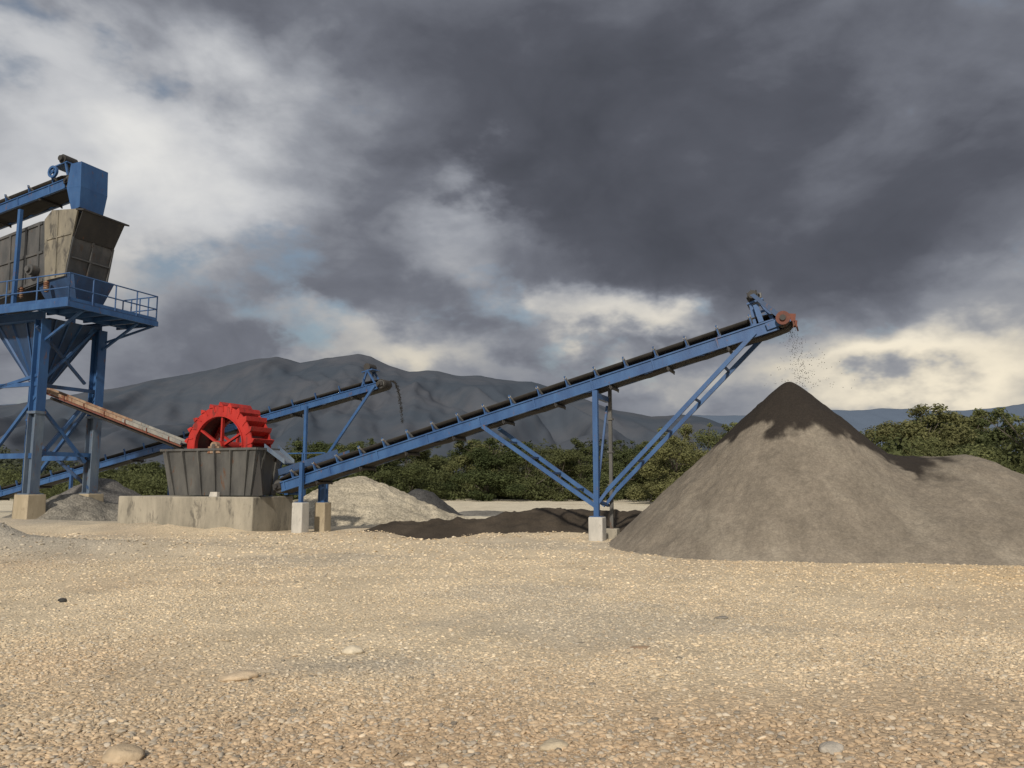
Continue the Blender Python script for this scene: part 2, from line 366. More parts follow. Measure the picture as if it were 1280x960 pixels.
def h2(X,Y):
    r=np.sqrt((X-11.9)**2+((Y-18.0)*1.05)**2+.1); return sp_(1.45-r*.75,.1)-.1+(fbm(X*3,Y*3,4,3)-.5)*.14
heap('dark_sand_heap','low dark damp sand heap at the right edge before the tall sand pile','sand heap',9.0,15,15,20.8,.06,h2,lambda X,Y,Z:np.ones(X.shape+(3,))*np.array([.060,.049,.038])*(.7+.6*fbm(X,Y,3,1))[...,None],M['sand'])
def h3(X,Y):
    u=X; cy=27.3-.05*u; prof=.62*np.exp(-((u-3.6)/2.6)**2)+.46*np.exp(-((u-.6)/1.8)**2)+.34*np.exp(-((u+2.0)/1.7)**2)+.22*np.exp(-((u+4)/1.2)**2)
    prof=prof*(.8+.4*fbm(u*.8,Y*.2,3,2)); d=np.sqrt((Y-cy)**2+.12)
    return sp_(prof*1.25-(d-.34)*.36,.06)-.06+(fbm(X*2.5,Y*2.5,4,5)-.5)*.28*sst(0,.3,prof*1.2-d*.4)
heap('dark_sand_ridge','long low ridge of dark damp sand behind the middle conveyor post','sand ridge',-6.5,8.5,24.0,31,.07,h3,lambda X,Y,Z:np.ones(X.shape+(3,))*np.array([.058,.047,.036])*(.5+1.0*fbm(X*1.5,Y*1.5,4,1))[...,None],M['sand'])
def conepile(name,label,cat,px,py,y,slope,c,mat,rough=.14,res=.09):
    p=onY(px,py,y); h=p.z
    def hf(X,Y):
        r=np.sqrt((X-p.x+(fbm(X*.5,Y*.5,3,7)-.5)*.6)**2+((Y-p.y))**2+.35); return sp_(h-(r-.55)*math.tan(R(slope)),.1)-.1+(fbm(X*2.2,Y*2.2,4,px*.01)-.5)*rough*2
    rr=h/math.tan(R(slope))+1.4
    return heap(name,label,cat,p.x-rr,p.x+rr,p.y-rr,p.y+rr,res,hf,lambda X,Y,Z:np.ones(X.shape+(3,))*np.array(c)*(.65+.7*fbm(X*1.1,Y*1.1,5,2))[...,None],mat)
conepile('gravel_pile','pale grey crushed gravel cone below the far conveyor head','gravel pile',450,593,37,25,(.42,.375,.29),M['gravel'],.2)
conepile('gravel_pile','dark grey small gravel cone right of the pale gravel cone','gravel pile',526,608,42,38,(.065,.065,.065),M['gravel'])
conepile('gravel_pile','low flat grey gravel mound on the yard beyond the dark gravel cone','gravel pile',600,636,44,7,(.20,.19,.17),M['gravel'],.06)
conepile('gravel_pile','grey gravel heap banked between the tower legs and the concrete block','gravel pile',92,612,33.2,27,(.23,.215,.185),M['gravel'])
conepile('gravel_pile','dark grey gravel heap behind the tower columns at the left edge','gravel pile',128,594,40,32,(.13,.125,.12),M['gravel'])

# ---------------------------------------------------------------- concrete
def block(name,label,a0,a1,b0,b1,z0,z1,mat,batter=0.0,cat='concrete footing',bev=.03,group=None):
    mb=MB(); t=batter
    bot=[W(a0-t,b0-t,z0),W(a1+t,b0-t,z0),W(a1+t,b1+t,z0),W(a0-t,b1+t,z0)]; top=[W(a0,b0,z1),W(a1,b0,z1),W(a1,b1,z1),W(a0,b1,z1)]
    o=mb.hull(bot,top).build(name,mat,None,bev); tag(o,label,cat,group); return o
BL0=ab(onB(148,620,22.23)); BL1=ab(onB(316,621,22.23))
BT=(BL0[2]+BL1[2])/2
block('concrete_block','long weathered concrete block carrying the red wheel sand washer',BL0[0],BL1[0],22.23,24.45,-.3,BT,M['concrete'],0,'concrete block',.04)

# ---------------------------------------------------------------- conveyor
def conveyor(name,label,cat,T,Hd,bc,hw,fh,n_id,group=None,drumr=.26,detail=True,n_ret=6):
    a0,z0=T; a1,z1=Hd; d=Vector((a1-a0,z1-z0)); Lt=d.length; d=d/Lt; nn=Vector((-d.y,d.x))
    def Q(s,off,h): return W(a0+d.x*s+nn.x*h,bc+off,z0+d.y*s+nn.y*h)
    ax3=E1*d.x+UP*d.y; up3=E1*nn.x+UP*nn.y
    root=thing(name,label,cat,W(a0,bc,0),group)
    for sgn in (-1,1):
        mb=MB(); c0=Q(.15,sgn*hw,-fh/2-.03); c1=Q(Lt-.15,sgn*hw,-fh/2-.03)
        mb.beam(c0,c1,.03,fh-.08,up3); mb.beam(c0,c1,.11,.04,up3,(0,fh/2-.02)); mb.beam(c0,c1,.11,.04,up3,(0,-fh/2+.02))
        for k in range(int(Lt/1.9)+1):
            s_=.3+k*1.9
            if s_<Lt-.2: mb.beam(Q(s_,sgn*(hw+.03),-.07),Q(s_,sgn*(hw+.03),-fh+.01),.03,.05,ax3)
        mb.build('side_frame',M['blue'],root)
    mb=MB(); k=0; s_=.6
    while s_<Lt-.4:
        mb.beam(Q(s_,-hw+.02,-fh+.05),Q(s_,hw-.02,-fh+.05),.07,.07,up3)
        s2=min(s_+1.5,Lt-.4); sg=1 if k%2 else -1
        mb.beam(Q(s_,-sg*(hw-.05),-fh+.07),Q(s2,sg*(hw-.05),-fh+.07),.05,.04,up3); s_+=1.5; k+=1
    mb.build('cross_bracing',M['blue_dark'],root)
    dc=-.14; top=dc+drumr; bw=hw-.07
    path=[]
    m=30
    for i in range(m+1): path.append((Lt*i/m,top,1 if .03<i/m<.97 else 0))
    for i in range(1,9): t=math.pi/2-math.pi*i/9; path.append((Lt+drumr*math.cos(t),dc+drumr*math.sin(t),0))
    for i in range(m+1): path.append((Lt-Lt*i/m,dc-drumr-.03*math.sin(i*2.1)*(0<i<m),0))
    for i in range(1,9): t=-math.pi/2-math.pi*i/9; path.append((drumr*math.cos(t),dc+drumr*math.sin(t),0))
    vs=[];fs=[]
    for (s_,h,tr) in path:
        for q in (-1,-.55,0,.55,1): vs.append(Q(s_,q*bw,h+(.10*max(0,abs(q)-.5)/.5 if tr else 0)))
    n_=len(path)
    for i in range(n_):
        j=(i+1)%n_
        for q in range(4): fs.append((i*5+q,i*5+q+1,j*5+q+1,j*5+q))
    o=MB().add(vs,fs).build('belt',M['rubber'],root); sm=o.modifiers.new('s','SOLIDIFY'); sm.thickness=.022; sm.offset=0
    for i in range(n_id):
        s_=.7+(Lt-1.5)*i/(n_id-1)
        mb=MB(); mb.beam(Q(s_,-hw,.0),Q(s_,hw,.0),.09,.05,up3)
        for sg in (-1,1):
            mb.beam(Q(s_,sg*hw,-.02),Q(s_,sg*(hw+.05),.30),.09,.035,ax3)
            mb.beam(Q(s_,sg*hw*.42,.0),Q(s_,sg*hw*.42,.10),.05,.03,ax3)
        br=mb.build('idler',M['blue'],root)
        if detail:
            MB().tube(Q(s_,-hw*.38,.06),Q(s_,hw*.38,.06),.045,8).build('roller',M['steel'],br)
            for sg in (-1,1): MB().tube(Q(s_,sg*hw*.44,.07),Q(s_,sg*(hw+.07),.24),.045,8).build('roller',M['pale'],br)
    for i in range(n_ret):
        s_=1.6+(Lt-3.2)*i/(n_ret-1); mb=MB(); mb.tube(Q(s_,-hw,dc-drumr-.07),Q(s_,hw,dc-drumr-.07),.05,8)
        for sg in (-1,1): mb.beam(Q(s_,sg*(hw+.02),-fh+.02),Q(s_,sg*(hw+.02),dc-drumr-.14),.06,.03,ax3)
        mb.build('return_roller',M['steel_dark'],root)
    MB().tube(Q(Lt,-hw+.05,dc),Q(Lt,hw-.05,dc),drumr-.02,20).build('head_drum',M['steel'],root)
    MB().tube(Q(0,-hw+.05,dc),Q(0,hw-.05,dc),drumr-.02,20).build('tail_drum',M['steel'],root)
    for s_,nm in ((0,'tail_bearing'),(Lt,'head_bearing')):
        for sg in (-1,1):
            mb=MB(); mb.tube(Q(s_,sg*(hw-.04),dc),Q(s_,sg*(hw+.14),dc),.07,12); mb.beam(Q(s_-.16,sg*(hw+.03),dc),Q(s_+.16,sg*(hw+.03),dc),.06,.2,up3); mb.build(nm,M['steel_dark'],root)
    return root,Q,Lt,ax3,up3

BC=23.2; HW=.42
tp=ab(onB(346,603,BC-HW)); hp=ab(onB(976,394,BC-HW))
mc_,Q,LT,AX,UPN=conveyor('belt_conveyor','long blue belt conveyor rising from the washer to above the tall sand pile','conveyor',(tp[0],tp[2]),(hp[0],hp[2]),BC,HW,.34,18,detail=True,n_ret=9,drumr=.23)
SM=LT-.42
mb=MB()
for sg in (-1,1):
    mb.beam(Q(SM-.30,sg*.28,.0),Q(SM-.24,sg*.28,.62),.07,.09,AX); mb.beam(Q(SM+.18,sg*.28,.0),Q(SM+.02,sg*.28,.62),.07,.09,AX)
    mb.beam(Q(SM-.28,sg*.28,.30),Q(SM+.1,sg*.28,.30),.05,.06)
mb.beam(Q(SM-.34,-.0,.63),Q(SM+.12,.0,.63),.7,.05,UPN)
mb.beam(Q(SM-.12,-HW-.04,-.02),Q(SM-.12,-HW-.04,.50),.05,.14,AX)
mb.build('motor_bracket',M['blue'],mc_)
mb=MB(); c=Q(SM-.12,0,.82); mb.tube(c-E2*.3,c+E2*.28,.15,18); mb.tube(c-E2*.44,c-E2*.301,.11,18,.13)
for k in range(8):
    t=2*math.pi*k/8; dd=(AX*math.cos(t)+UPN*math.sin(t)); mb.beam(c-E2*.28+dd*.16,c+E2*.26+dd*.16,.02,.05,dd)
mb.beam(c-E2*.2-UPN*.15,c+E2*.2-UPN*.15,.3,.06)
mo=mb.build('motor',M['steel_dark'],mc_)
MB().beam(c+AX*.18-E2*.05,c+AX*.18+E2*.12,.08,.14).build('terminal_box',M['steel'],mo)
mb=MB(); pp=[Q(LT-.08,0,-.12),Q(LT+.08,0,-.12),Q(SM-.06,0,.78),Q(SM-.18,0,.78)]
mb.prism([q-E2*(HW+.20) for q in pp],E2*.05); mb.build('belt_guard',M['blue_dark'],mc_)
mb=MB(); mb.tube(Q(LT+.03,-HW-.28,-.14),Q(LT+.03,-HW-.22,-.14),.19,20); mb.build('drive_sheave',M['orange'],mc_)
mb=MB(); mb.tube(Q(LT+.03,-HW-.34,-.14),Q(LT+.03,-HW-.281,-.14),.08,14); mb.build('sheave_hub',M['steel_dark'],mc_)
mb=MB(); mb.beam(Q(LT+.30,-.36,-.30),Q(LT+.30,.36,-.30),.04,.26,UPN); mb.beam(Q(LT-.1,-HW-.06,-.02),Q(LT+.34,-HW-.06,-.2),.03,.20,UPN); mb.beam(Q(LT-.1,HW+.06,-.02),Q(LT+.34,HW+.06,-.2),.03,.20,UPN)
mb.build('discharge_hood',M['orange'],mc_)
for sg in (-1,1): MB().beam(Q(LT-.45,sg*(HW+.10),-.2),Q(LT+.2,sg*(HW+.10),-.17),.03,.2,UPN).build('head_plate',M['blue'],mc_)
pn_top=ab(onB(749,490,22.62)); pn_bot=ab(onB(744,646,22.62)); za=pn_top[2]; zb=pn_bot[2]; am=pn_bot[0]+.05
mb=MB(); mb.beam(W(am,22.62,zb),W(am,22.62,za+.05),.15,.15); mb.beam(W(am,22.62,zb),W(am,22.62,zb+.02),.34,.34); mb.build('support_post',M['blue'],mc_)
mb=MB(); mb.beam(W(am+.1,23.9,.3),W(am+.1,23.9,za+.35),.10,.10); 
for zz in (1.6,2.6,3.6): mb.beam(W(am+.1,23.9,zz),W(am+.1,23.9,zz+.05),.18,.18)
mb.build('support_post',M['steel'],mc_)
mb=MB(); mb.beam(W(am,22.55,za-.1),W(am,24.0,za-.1),.14,.16); mb.beam(W(am,22.6,1.2),W(am,23.9,1.0),.08,.08); mb.beam(W(am,22.62,1.2),W(am,23.9,za-.3),.06,.06)
mb.build('cross_beam',M['blue'],mc_)
up_r=ab(onB(944,418,22.75)); up_l=ab(onB(604,533,22.75))
for bb,dl in ((22.7,0),(23.75,.1)):
    mb=MB(); mb.beam(W(am+.3,bb,zb+.75),W(up_r[0]+dl,bb,up_r[2]+.05),.09,.12); mb.beam(W(am+.3,bb,zb+.75),W(am,bb-.05,zb+.35),.09,.09); mb.build('brace',M['blue'],mc_)
    mb=MB(); mb.beam(W(am-.05,bb,zb+.3),W(up_l[0]+dl,bb,up_l[2]),.09,.12); mb.build('brace',M['blue'],mc_)
for t in (.2,.4,.6,.8):
    p=W(am+.3,22.7,zb+.75).lerp(W(up_r[0],22.7,up_r[2]),t); q=W(am+.3,23.75,zb+.75).lerp(W(up_r[0],23.75,up_r[2]),t); MB().beam(p,q,.06,.06).build('brace_tie',M['blue_dark'],mc_)
    p=W(am,22.7,zb+.3).lerp(W(up_l[0],22.7,up_l[2]),t); q=W(am,23.75,zb+.3).lerp(W(up_l[0],23.75,up_l[2]),t); MB().beam(p,q,.06,.06).build('brace_tie',M['blue_dark'],mc_)
block('concrete_footing','pale square concrete footing under the near middle post of the long conveyor',am-.2,am+.22,22.4,22.84,-.2,zb,M['concrete_pale'])
block('concrete_footing','concrete footing half hidden behind the near middle post of the long conveyor',am-.1,am+.3,23.7,24.1,-.2,.32,M['concrete'])
for i,(px,pyt,pyb,b) in enumerate(((376,582,628,22.6),(404,578,628,23.85))):
    q=ab(onB(px,pyb,b)); qt=ab(onB(px,pyt,b)); mb=MB(); mb.beam(W(q[0],b,q[2]),W(q[0],b,qt[2]+.1),.12,.12); mb.beam(W(q[0],b,q[2]),W(q[0],b,q[2]+.02),.3,.3); mb.build('tail_post',M['blue'],mc_)
    block('concrete_footing',('pale concrete footing under the short near tail post, right of the concrete block','stained concrete footing behind the pale one at the conveyor tail')[i],q[0]-.21,q[0]+.21,b-.21,b+.21,-.2,q[2],(M['concrete_pale'],M['concrete_tan'])[i])
q=ab(onB(376,600,22.6)); q2=ab(onB(404,600,23.85)); mb=MB(); mb.beam(W(q[0],22.6,q[2]),W(q2[0],23.85,q[2]),.1,.1); mb.build('tail_cross_beam',M['blue'],mc_)
mb=MB()
for sg in (-1,1): mb.beam(Q(.1,sg*.36,.33),Q(2.6,sg*.36,.33),.02,.22,UPN)
mb.beam(Q(.1,-.36,.33),Q(.1,.36,.33),.02,.24,UPN); mb.build('skirt_board',M['blue_dark'],mc_)

# ---------------------------------------------------------------- washer
wc=onB(274,558,22.62); wa,_,wz=ab(wc); RW=1.50
root=thing('sand_washer','sand washer with a big red bucket wheel over a dark steel tank','sand washer',W(wa,23.3,BT))
tl=ab(onB(203,562,22.38)); tr_=ab(onB(320,562,22.38)); bl=ab(onB(212,617,22.45)); br_=ab(onB(313,617,22.45)); tz=tl[2]; b0,b1=22.38,23.85
mb=MB(); zb2=BT+.04
o4=[W(tl[0],b0,tz),W(tr_[0],b0,tz),W(tr_[0],b1,tz),W(tl[0],b1,tz)]; u4=[W(bl[0],b0+.06,zb2),W(br_[0],b0+.06,zb2),W(br_[0],b1-.06,zb2),W(bl[0],b1-.06,zb2)]
i4=[W(tl[0]+.05,b0+.05,tz),W(tr_[0]-.05,b0+.05,tz),W(tr_[0]-.05,b1-.05,tz),W(tl[0]+.05,b1-.05,tz)]; j4=[W(bl[0]+.05,b0+.12,zb2+.05),W(br_[0]-.05,b0+.12,zb2+.05),W(br_[0]-.05,b1-.12,zb2+.05),W(bl[0]+.05,b1-.12,zb2+.05)]
vs=o4+u4+i4+j4; fs=[(4,5,6,7),(12,13,14,15)]
for k in range(4):
    l=(k+1)%4; fs+=[(k,l,4+l,4+k),(8+k,8+l,12+l,12+k),(k,l,8+l,8+k)]
tank=MB().add(vs,fs).build('tank',M['steel'],root)
mb=MB()
mb.beam(W(tl[0]-.05,b0-.03,tz-.03),W(tr_[0]+.05,b0-.03,tz-.03),.08,.08); mb.beam(W(tr_[0]+.03,b0,tz-.03),W(tr_[0]+.03,b1,tz-.03),.08,.08); mb.beam(W(tl[0]-.03,b0,tz-.03),W(tl[0]-.03,b1,tz-.03),.08,.08)
mb.build('tank_rim',M['steel'],tank)
for k in range(6):
    t=(k+.4)/5.8; p=W(tl[0]+(tr_[0]-tl[0])*t,b0-.02,tz-.08); q=W(bl[0]+(br_[0]-bl[0])*t,b0+.04,zb2); 
    mb=MB(); mb.hull([p-E1*.025,p+E1*.025,p+E1*.025-E2*.11,p-E1*.025-E2*.11],[q-E1*.025,q+E1*.025,q+E1*.025-E2*.03,q-E1*.025-E2*.03]); mb.build('stiffener',M['steel'],tank)
for k in range(2):
    p=W(tr_[0]+.02,b0+.45+k*.7,tz-.08); q=W(br_[0],b0+.45+k*.7,zb2); MB().beam(p,q,.07,.07).build('stiffener',M['steel'],tank)
wh=bpy.data.objects.new('bucket_wheel',None); COL.objects.link(wh); wh.parent=root; CW=W(wa,23.12,wz); wh.location=CW-root.location
HB=.50
def dirw(t): return E1*math.cos(t)+UP*math.sin(t)
for sg in (-1,1):
    mb=MB(); mb.ring(CW+E2*sg*HB,E2,RW*.73,RW*.97,.05,64); mb.ring(CW+E2*sg*(HB-.0),E2,RW*.71,RW*.732,.16,64); mb.build('rim',M['red'],wh)
MB().ring(CW,E2,RW*.80,RW*.82,HB*2-.06,64).build('drum_shell',M['red_inner'],wh)
NB=22
for k in range(NB):
    t=2*math.pi*k/NB; mb=MB()
    sec=[CW+dirw(t+.02)*RW*.83,CW+dirw(t+.07)*RW*1.0,CW+dirw(t+.15)*RW*1.065,CW+dirw(t+.165)*RW*1.045,CW+dirw(t+.10)*RW*.98,CW+dirw(t+.05)*RW*.83]
    mb.prism([q-E2*(HB+.05) for q in sec],E2*(2*HB+.10))
    for sg in (-1,1):
        s3=[CW+dirw(t+.04)*RW*.95,CW+dirw(t+.08)*RW*1.0,CW+dirw(t+.15)*RW*1.06,CW+dirw(t+.20)*RW*.97]
        mb.prism([q+E2*(sg*(HB+.045)-.012) for q in s3],E2*.024)
    mb.build('bucket',M['red'],wh)
for k in range(6):
    t=2*math.pi*k/6+.35
    for sg in (-1,1):
        MB().beam(CW+dirw(t)*.14+E2*sg*(HB-.1),CW+dirw(t+.1)*RW*.73+E2*sg*(HB-.05),.07,.12,E2).build('spoke',M['red'],wh)
MB().tube(CW-E2*(HB+.1),CW+E2*(HB+.1),.2,20).build('hub',M['red'],wh)
MB().tube(CW-E2*(.80),CW+E2*.80,.08,14).build('shaft',M['steel'],wh)
for sg in (-1,1):
    mb=MB(); p=CW+E2*sg*.68; mb.tube(p-E2*.1,p+E2*.1,.16,16); mb.beam(p-UP*.08-E1*.25,p-UP*.08+E1*.25,.2,.14); mb.hull([p-E1*.3-UP*.25-E2*.09,p+E1*.3-UP*.25-E2*.09,p+E1*.3-UP*.25+E2*.09,p-E1*.3-UP*.25+E2*.09],[p-E1*.22-UP*.12-E2*.09,p+E1*.22-UP*.12-E2*.09,p+E1*.22-UP*.12+E2*.09,p-E1*.22-UP*.12+E2*.09])
    mb.build('bearing_block',M['rusty'],root)
mb=MB(); a_=tr_[0]
mb.hull([W(a_-.05,22.9,tz-.02),W(a_-.05,23.6,tz-.02),W(a_-.05,23.6,tz+.02),W(a_-.05,22.9,tz+.02)],[W(a_+.8,22.95,tz-.55),W(a_+.8,23.45,tz-.55),W(a_+.8,23.45,tz-.51),W(a_+.8,22.95,tz-.51)])
for b_,b2 in ((22.87,22.92),(23.6,23.45)):
    mb.hull([W(a_-.05,b_,tz-.02),W(a_-.05,b_+.03,tz-.02),W(a_-.05,b_+.03,tz+.16),W(a_-.05,b_,tz+.16)],[W(a_+.8,b2,tz-.56),W(a_+.8,b2+.03,tz-.56),W(a_+.8,b2+.03,tz-.4),W(a_+.8,b2,tz-.4)])
mb.build('discharge_chute',M['blue_grey'],root)
mb=MB(); g0=W(tr_[0]+.25,24.0,BT+.55); mb.tube(g0-E1*.35,g0+E1*.3,.2,16); mb.beam(g0-E1*.3-UP*.3,g0+E1*.3-UP*.3,.4,.3); mb.beam(g0+E1*.1-UP*.5,g0+E1*.1-UP*.2,.4,.4); mb.build('drive_motor',M['blue'],root)
mb=MB(); mb.prism([W(br_[0]+.03,22.5,BT+.02),W(tr_[0]+.25,22.5,BT+.05),W(tr_[0]+.04,22.5,tz-.15)],E2*.04); mb.build('gusset_plate',M['steel_dark'],root)
b=MB().hull([W(wa-.05,22.28,BT+.0),W(wa+.3,22.28,BT+.0),W(wa+.3,22.42,BT+.0),W(wa-.05,22.42,BT+.0)],[W(wa,22.28,BT+.16),W(wa+.3,22.28,BT+.16),W(wa+.3,22.42,BT+.16),W(wa,22.42,BT+.16)]).build('small_block',M['concrete_pale'],None); tag(b,'small pale concrete offcut standing on the block before the washer tank','block')

root=thing('access_platform','small blue steel platform with rails just right of the red wheel','platform',W(-17.2,24.6,0))
ra=ab(onB(324,572,24.6))[0]; rb=ab(onB(405,572,24.6))[0]; rz=ab(onB(365,592,24.6))[2]
MB().beam(W(ra,24.9,rz),W(rb,24.9,rz),.6,.06).build('deck',M['blue_dark'],root)
for a in np.linspace(ra,rb,4): MB().beam(W(a,24.65,rz),W(a,24.65,rz+.75),.05,.05).build('rail_post',M['blue'],root)
for z in (.36,.75): MB().beam(W(ra,24.65,rz+z),W(rb,24.65,rz+z),.045,.045).build('handrail',M['blue'],root)
for a in (ra+.2,rb-.2):
    for bb in (24.7,25.1): MB().beam(W(a,bb,-.1),W(a,bb,rz),.1,.1).build('leg',M['blue'],root)

# ---------------------------------------------------------------- tower
CT=onY(38,618,31); A0,B0,_=ab(CT); FZ=CT.z
B1=ab(onA(113,600,A0))[1]
root=thing('screening_tower','tall blue steel tower with platform and hoppers at the left edge','tower',W(A0-1.7,(B0+B1)/2,0))
def pxa(px,py,da=0): return onA(px,py,A0+da)
ZP=pxa(38,396)[2]; AL=A0-3.6
ZM=pxa(38,515)[2]
for a in (AL,A0):
    for b in (B0,B1):
        mb=MB(); mb.ibeam(W(a,b,ZM),W(a,b,ZP),.40,.42,.04,E1); c=mb.build('column',M['blue'],root)
        mb=MB(); mb.ibeam(W(a,b,FZ-.02),W(a,b,ZM-.002),.40,.42,.04,E1); mb.beam(W(a,b,FZ),W(a,b,FZ+.04),.62,.62); mb.beam(W(a,b,ZM-.05),W(a,b,ZM+.05),.46,.48); mb.build('column_foot',M['blue_grey'] if a==A0 else M['blue'],c)
for i,(a,b) in enumerate(((A0,B0),(A0,B1),(AL,B1),(AL,B0))):
    block('concrete_footing',('tall tan concrete footing under the near right tower column','concrete footing under the far right tower column, beside the gravel heap','concrete footing under the far left tower column','concrete footing under the near left tower column')[i],a-.38,a+.38,b-.38,b+.38,-.2,FZ,M['concrete_tan'],.04)
mb=MB()
for b in (B0,B1): mb.ibeam(W(AL,b,ZP+.15),W(A0+.1,b,ZP+.15),.25,.35,.03)
for a in (AL,A0): mb.ibeam(W(a,B0-.3,ZP+.5),W(a,B1+.5,ZP+.5),.25,.35,.03)
mb.build('top_beams',M['blue'],root)
zl=pxa(113,545)[2]
for b in (B0,B1): MB().beam(W(AL,b,zl-.9),W(A0,b,zl-.9),.16,.2).build('tie_beam',M['blue'],root)
MB().beam(W(A0,B0,zl-.8),W(A0,B1,zl-.8),.12,.16).build('tie_beam',M['blue'],root)
MB().beam(W(AL,B0,zl+1.9),W(A0,B0,zl+1.9),.12,.16).build('tie_beam',M['blue'],root)
MB().beam(W(A0-.02,B0,ZP-2.6),W(A0-.02,B1,ZP-2.6),.1,.14).build('tie_beam',M['blue_dark'],root)
def br(p,q,w=.12,m='blue'): MB().beam(p,q,w,w).build('brace',M[m],root)
br(pxa(46,502),pxa(106,578)); br(pxa(106,505,-.05),pxa(46,575,-.05)); br(pxa(120,412),pxa(50,478),.1); br(pxa(46,408),pxa(106,480,-.05),.1,'blue_dark')
br(W(AL,B0,zl+1.6),W(A0,B0,ZP-2.2)); br(W(A0,B0,zl+1.5),W(AL,B0,FZ+.3)); br(W(AL,B1,FZ+.3),W(A0,B1,zl+1.6)); br(W(A0,B1,FZ+.2),W(AL,B1,zl),.1,'blue_dark')
PA=A0+2.3; PB0=B0-.5; PB1=ab(onA(197,405,PA))[1]; zc=onA(197,405,PA)[2]; zp=zc+.1
NE=PB0-.25
mb=MB()
mb.beam(W((A0+PA)/2,NE,zp),W((A0+PA)/2,PB1,zp),PA-A0,.05); mb.beam(W(AL-1,NE+.35,zp),W(A0-.003,NE+.35,zp),.7,.05); mb.build('deck',M['blue_dark'],root)
mb=MB()
for a in (A0+.6,PA): mb.beam(W(a,NE,zp-.12),W(a,PB1,zp-.12),.08,.2)
for k in range(6):
    b=NE+.08+(PB1-NE-.1)*k/5; mb.beam(W(A0,b,zp-.12),W(PA,b,zp-.12),.08,.16)
mb.beam(W(AL-1,NE-.05,zp-.1),W(PA+.04,NE-.05,zp-.1),.08,.24)
mb.build('deck_frame',M['blue'],root)
for b in (B0,B1): br(W(PA-.2,b,zp-.22),W(A0+.15,b,zp-1.25),.09)
br(W(PA-.1,PB1-.1,zp-.2),W(A0+.1,B1+.15,zp-.9),.08)
def rail(pts,post_n,nm='handrail'):
    for (p,q) in zip(pts[:-1],pts[1:]):
        mb=MB()
        for h in (.5,1.05): mb.tube(p+UP*h,q+UP*h,.028,8)
        mb.beam(p+UP*.07,q+UP*.07,.015,.12); r=mb.build(nm,M['blue'],root)
        for k in range(post_n+1):
            w=p.lerp(q,k/post_n); MB().tube(w,w+UP*1.07,.028,8).build('rail_post',M['blue'],r)
zt=zp+.03
rail([W(AL-1,NE,zt),W(PA-.05,NE,zt),W(PA-.05,PB1-.04,zt),W(A0+.3,PB1-.04,zt)],4)
def px_b(px,py,b): return onB(px,py,b)
BN,BF=22.15,24.05
sA=ab(px_b(44,345,BN)); sB=ab(px_b(84,345,BN)); 
mb=MB(); t0=sB[0]+.25; zU=sB[2]+.1
mb.hull([W(sA[0]+.5,BN+.5,zp+.1),W(t0-.2,BN+.5,zp+.1),W(t0-.2,BF-.4,zp+.1),W(sA[0]+.5,BF-.4,zp+.1)],[W(sA[0]-.1,BN,zU),W(t0+.1,BN,zU),W(t0+.1,BF+.05,zU),W(sA[0]-.1,BF+.05,zU)])
mb.build('discharge_hopper',M['blue_dark'],root)
zh0=ZP+.1; hb=onB(52,480,23.1); ha,_,hz=ab(hb)
mb=MB(); mb.hull([W(ha-.3,22.8,hz),W(ha+.25,22.8,hz),W(ha+.25,23.4,hz),W(ha-.3,23.4,hz)],[W(AL+.3,B0+.2,zh0),W(A0+.1,B0+.2,zh0),W(A0+.1,B1-.1,zh0),W(AL+.3,B1-.1,zh0)])
hp_=mb.build('sand_hopper',M['blue_dark'],root)
mb=MB()
for k in range(4):
    t=.12+k*.25; mb.beam(W(AL+.3+(A0-AL-.2)*t,B0+.17,zh0-.02),W(ha-.3+.55*t,22.77,hz+.1),.05,.08)
    mb.beam(W(A0+.13,B0+.2+(B1-B0-.3)*t,zh0-.02),W(ha+.28,22.8+.6*t,hz+.1),.05,.08)
mb.build('rib',M['blue'],hp_)
p=onB(124,424,24.9); pb=W(ab(p)[0],24.9,.2); mb=MB(); mb.tube(pb,p,.05,8); mb.tube(p,p+UP*.1-E1*1.2,.05,8); mb.build('drain_pipe',M['pale'],root)
# ---------------------------------------------------------------- vibrating screen
A_s=ab(px_b(97,262,BN)); 
root=thing('vibrating_screen','grey and tan vibrating screen box on the tower with a dark discharge end','vibrating screen',W(A_s[0]-2,23.1,zp))
def bp(px,py,b=BN): return px_b(px,py,b)
poly=[bp(-70,322),bp(0,297),bp(50,277),bp(56,276),bp(56,352),bp(0,374),bp(-70,398)]
side=MB(); side.prism(poly,E2*.05); side.prism([q+E2*(BF-BN-.05) for q in poly],E2*.05); side.build('side_plate',M['greyplate'],root)
poly2=[bp(56.5,275),bp(66,263),bp(98,261),bp(92,290),bp(81,345),bp(56.5,351)]
side=MB(); side.prism([q-E2*.03 for q in poly2],E2*.07); side.prism([q+E2*(BF-BN-.05) for q in poly2],E2*.07); side.build('discharge_cheek',M['tanplate'],root)
mb=MB()
mb.beam(bp(60,300)-E2*.04,bp(90,292)-E2*.04,.05,.06); mb.beam(bp(74,264)-E2*.04,bp(70,346)-E2*.04,.05,.06,E1); mb.build('cheek_ribs',M['tanplate'],root)
mb=MB()
for px in (-30,-8,14,34,50): 
    mb.beam(bp(px,300-px*.42),bp(px-3,372-px*.38),.09,.1,E1,(0,0))
mb.beam(bp(-60,322),bp(54,279),.1,.1); mb.beam(bp(-60,350),bp(54,315),.1,.1); mb.beam(bp(-60,392),bp(54,350),.1,.12); mb.build('side_ribs',M['greyplate'],root)
mb=MB(); p0=bp(-70,330)+E2*.06; p1=bp(78,300)+E2*.06; mb.hull([p0,p1,p1+E2*(BF-BN-.12),p0+E2*(BF-BN-.12)],[q+UP*.06 for q in (p0,p1,p1+E2*(BF-BN-.12),p0+E2*(BF-BN-.12))]); mb.build('screen_deck',M['steel_dark'],root)
